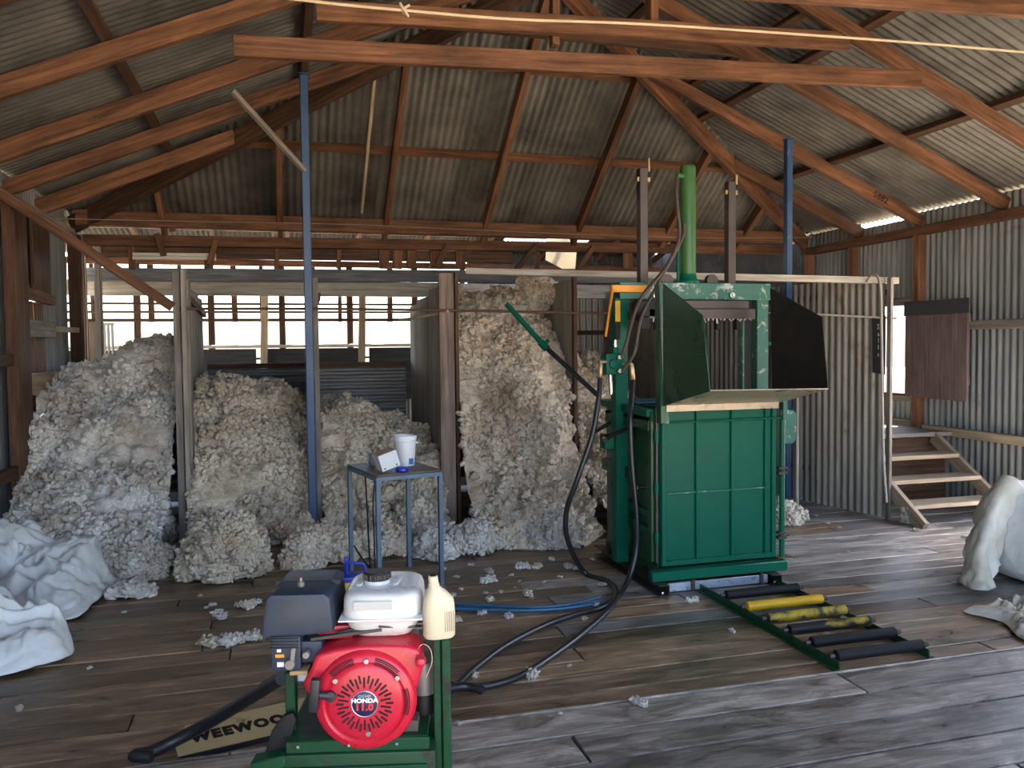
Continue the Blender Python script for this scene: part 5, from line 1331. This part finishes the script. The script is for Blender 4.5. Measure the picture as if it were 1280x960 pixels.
# white carton leaning on the bucket
CART = paint('white_card', (.66, .70, .74), .6, var=.04); CARDB = paint('brown_card', (.45, .34, .20), .8, var=.1)
c0_ = onZ(479, 592, TH); cm = Matrix.Translation((c0_.x, c0_.y, TH + .004)) @ Matrix.Rotation(.18, 4, 'Z') @ Matrix.Rotation(-.30, 4, 'Y')
ct = thing('carton', 'white carton tipped against the bucket on the steel table', 'box', (c0_.x, c0_.y, TH))
m = MB(); m.box((.062, .07, .058), (.125, .14, .105)); m.v = [tuple(cm @ Vector(v)) for v in m.v]; m.build('carton_body', CART, ct, .002)
m = MB(); m.box((.062, .072, .112), (.127, .146, .003)); m.v = [tuple(cm @ Vector(v)) for v in m.v]; m.build('carton_lid', CARDB, ct, .001)
for u_ in (.02, .10):
    m = MB(); m.box((u_, -.0015, .02), (.009, .002, .009)); m.v = [tuple(cm @ Vector(v)) for v in m.v]; m.build('carton_mark', BLACK, ct)
bl = onZ(503, 589, TH); bb = thing('blue_lid', 'small blue plastic tub lid beside the white carton on the table', 'lid', (bl.x, bl.y, TH + .003))
E('lid_body', BLU2, lambda m: m.lathe([(.04, 0), (.043, .004), (.042, .018), (.038, .022)], n=20), 0, bb)
E('lid_rib', BLU2, lambda m: m.box((0, 0, .024), (.05, .012, .006)), .002, bb)
wp = onZ(466, 582, TH)
m = MB(); m.lathe([(.02, 0), (.03, .02), (.024, .06), (.03, .075), (.012, .085)], (wp.x, wp.y, TH + .003), n=10)
tag(m.build('plastic_wrap', paint('grey_plastic', (.16, .20, .24), .3, var=.3), center=True), 'crumpled grey plastic cup by the brown end of the carton', 'cup')
# cables hanging beneath the table
m = MB(); m.tube([tpt(.02, .30, TH - .02), tpt(.03, .30, .5), tpt(.04, .3, .2), tpt(.05, .29, .02)], .006, 6, 5)
tag(m.build('cable', BLKPL, center=True), 'black cable hanging under the left side of the steel table', 'cable')
m = MB(); m.tube([tpt(.07, .24, TH - .02), tpt(.05, .24, .52), tpt(.055, .24, .3), tpt(.06, .25, .02)], .006, 6, 5)
tag(m.build('cable', BLKPL, center=True), 'second dark cable hanging under the table, nearer its front leg', 'cable')
m = MB(); m.tube([tpt(0, .5, .22), tpt(.01, .35, .16), tpt(.02, .2, .12), tpt(0, .02, .13)], .006, 6, 6)
tag(m.build('cable', BLKPL, center=True), 'black cable swagged low between the left table legs', 'cable')

# ================================================================ STEPS, SHUTTER
stp = thing('wooden_steps', 'open wooden steps with pale treads going up beside the right wall', 'steps', (5.65, 6.3, 0))
TR = [(.155, 5.80), (.325, 6.06), (.495, 6.32)]
for z, Y in TR:
    beam('tread', (5.16, Y + .11, z), (6.12, Y + .11, z), .22, .04, W_PALE, stp)
beam('tread', (5.12, 7.0, .665), (6.33, 7.0, .665), .75, .04, W_GREY, stp)
sl_ = Vector((0, .98, .66))
for X, lo in ((5.145, 0.0), (6.14, 0.0)):
    p = Vector((X, 5.66, .02)); beam('stringer', p, p + sl_ * 1.0, .045, .12, W_PALE, stp, lift=-.02 if X < 5.5 else -.05)
for X in (5.2, 6.2):
    beam('landing_leg', (X, 7.3, 0), (X, 7.3, .645), .07, .07, W_DARK, stp, up=(0, 1, 0))
# added dark board standing in for the shade under the landing
beam('shade_board', (5.2, 6.72, .32), (6.33, 6.72, .32), .02, .62, W_DARK, stp)
mound('wool_clump', 'white tuft caught on the foot of the left step stringer', at_floor(1137, 655), .06, .05, .13, WOOL_G, 93, res=.007, amps=((.06, .02), (.025, .01)))

sh = thing('shutter', 'purple-brown plank shutter hanging on the right wall by the window', 'shutter', (6.33, 6.85, 1.0))
ys = np.linspace(6.43, 7.26, 6)
for k, (ya, yb) in enumerate(zip(ys, ys[1:])):
    beam('plank', (6.316, (ya + yb) / 2, 1.0 + rg.uniform(-.01, .005)), (6.316, (ya + yb) / 2, 1.93 + rg.uniform(-.01, .01)), yb - ya - .006, .022, W_SHUT, sh, up=(1, 0, 0))
m = MB(); m.span((6.299, 6.415, 1.84), (6.306, 7.27, 1.985)); m.build('painted_top_strip', TAR, sh, .003)
for z in (1.15, 1.75):
    m = MB(); m.span((6.33, 6.44, z), (6.352, 7.24, z + .08)); m.build('ledge', W_SHUT, sh, .003)

# ================================================================ LOOSE TIMBERS, ROPE, LAMP
o = beam('brace', onY(-8, 236, 6.72), onY(216, 384, 6.9), .045, .075, W_RAFT)
tag(o, 'long timber brace sloping down from the left eave to the grey bin board', 'brace')
o = beam('batten', onY(290, 113, 6.42), onY(381, 214, 6.84), .04, .035, W_GREY)
tag(o, 'short grey batten nailed slantwise to the top of the left blue post', 'batten')
o = beam('batten', onY(468, 98, 7.55), onY(452, 265, 8.85), .03, .055, W_PALE, up=nH)
tag(o, 'pale yellow batten lying under the far roof sheets', 'batten')
TW_ = paint('jute_twine', (.50, .40, .27), .95, var=.2)
m = MB(); m.tube([onY(325, -6, 3.7), onY(420, 5, 3.7), onY(505, 13, 3.7), onY(640, 24, 3.75), onY(800, 30, 3.78), onY(1000, 43, 3.8), onY(1150, 54, 3.8), onY(1300, 67, 3.8)], .0065, 6, 6)
m.tube([onY(500, 4, 3.7), onY(506, 14, 3.68), onY(510, 20, 3.69), onY(503, 13, 3.71), onY(512, 6, 3.7)], .006, 6, 6)
tag(m.build('twine', TW_, center=True), 'jute twine with a knot stretched below the roof ties', 'twine')
m = MB(); m.tube([onY(60, 273, 8.0), onY(250, 277, 8.6), onY(450, 281, 8.8), onY(650, 290, 8.85), onY(850, 297, 8.85), onY(1020, 297, 8.85)], .004, 5, 6)
tag(m.build('wire', paint('grey_wire', (.2, .17, .14), .6), center=True), 'thin grey wire strung across under the far plate beam', 'wire')
TUBE = paint('tube_white', (.6, .58, .52), .5, var=.05)
a_, b_ = onY(166, 322, 9.18), onY(270, 323, 9.18)
lt = thing('tube_lamp', 'unlit white tube lamp hung under the far beams', 'lamp', (a_ + b_) / 2)
m = MB(); m.cyl(a_, b_, .022, n=14); m.build('tube', TUBE, lt)
m = MB(); m.bar(a_ + Vector((0, 0, .035)), b_ + Vector((0, 0, .035)), .05, .03); m.build('batten_housing', TUBE, lt, .003)
# translucent sheet hanging where roof sheets are missing
mtr, nt, N, L, B = nodes_of('translucent_sheet'); B.inputs['Base Color'].default_value = (.8, .74, .6, 1); B.inputs['Transmission Weight'].default_value = .5; B.inputs['Roughness'].default_value = .6
hp = [Vector((onY(681, 312, 12.5).x, 12.33, 3.64)), Vector((onY(720, 312, 12.5).x, 12.33, 3.64)), onY(719, 336, 12.5), onY(703, 336, 12.5), onY(682, 325, 12.5)]
m = MB(); quad_plate(m, hp, .006)
tag(m.build('hanging_sheet', mtr, center=True), 'bright pale sheet hanging from the gap in the far roof', 'sheet')
# leaning panels by the left end of the pens
o = beam('leaning_board', onY(119, 402, 9.5) - Vector((0, 0, onY(119, 402, 9.5).z + .018)), onY(119, 402, 9.5), .14, .03, W_PALE, up=(0, 1, 0)); tag(o, 'leaning tan board between the two corner posts', 'board')
gt = thing('hurdle', 'narrow hurdle of pale bars leaning beyond the thin grey post', 'hurdle', (onY(137, 500, 9.8).x, 9.8, 0))
for px in (131, 136, 141):
    beam('bar', Vector((onY(px + 1.5, 480, 9.8).x, 9.8, -.018)), onY(px - 1, 404, 9.8), .022, .03, W_WHITE, gt, up=(0, 1, 0))
beam('cross_bar', onY(129, 405, 9.8), onY(142, 405, 9.8), .03, .03, W_WHITE, gt)

# stencilled number on one of the right-hand rafters
rd = Vector((XR - RX, 0, -(ZR - ZE))).normalized(); ru = Vector((-rd.z, 0, rd.x))
letters('5882', .09, paint('stencil_brown', (.012, .006, .004), .8), ceiling, frame(Vector((onY(1101, 263, 7.168).x, 7.1695, ZE + (XR - onY(1101, 263, 7.168).x) * (ZR - ZE) / (XR - RX))), rd, ru, Vector((0, -1, 0))), 'rafter_number', .0006, bold=.0018)
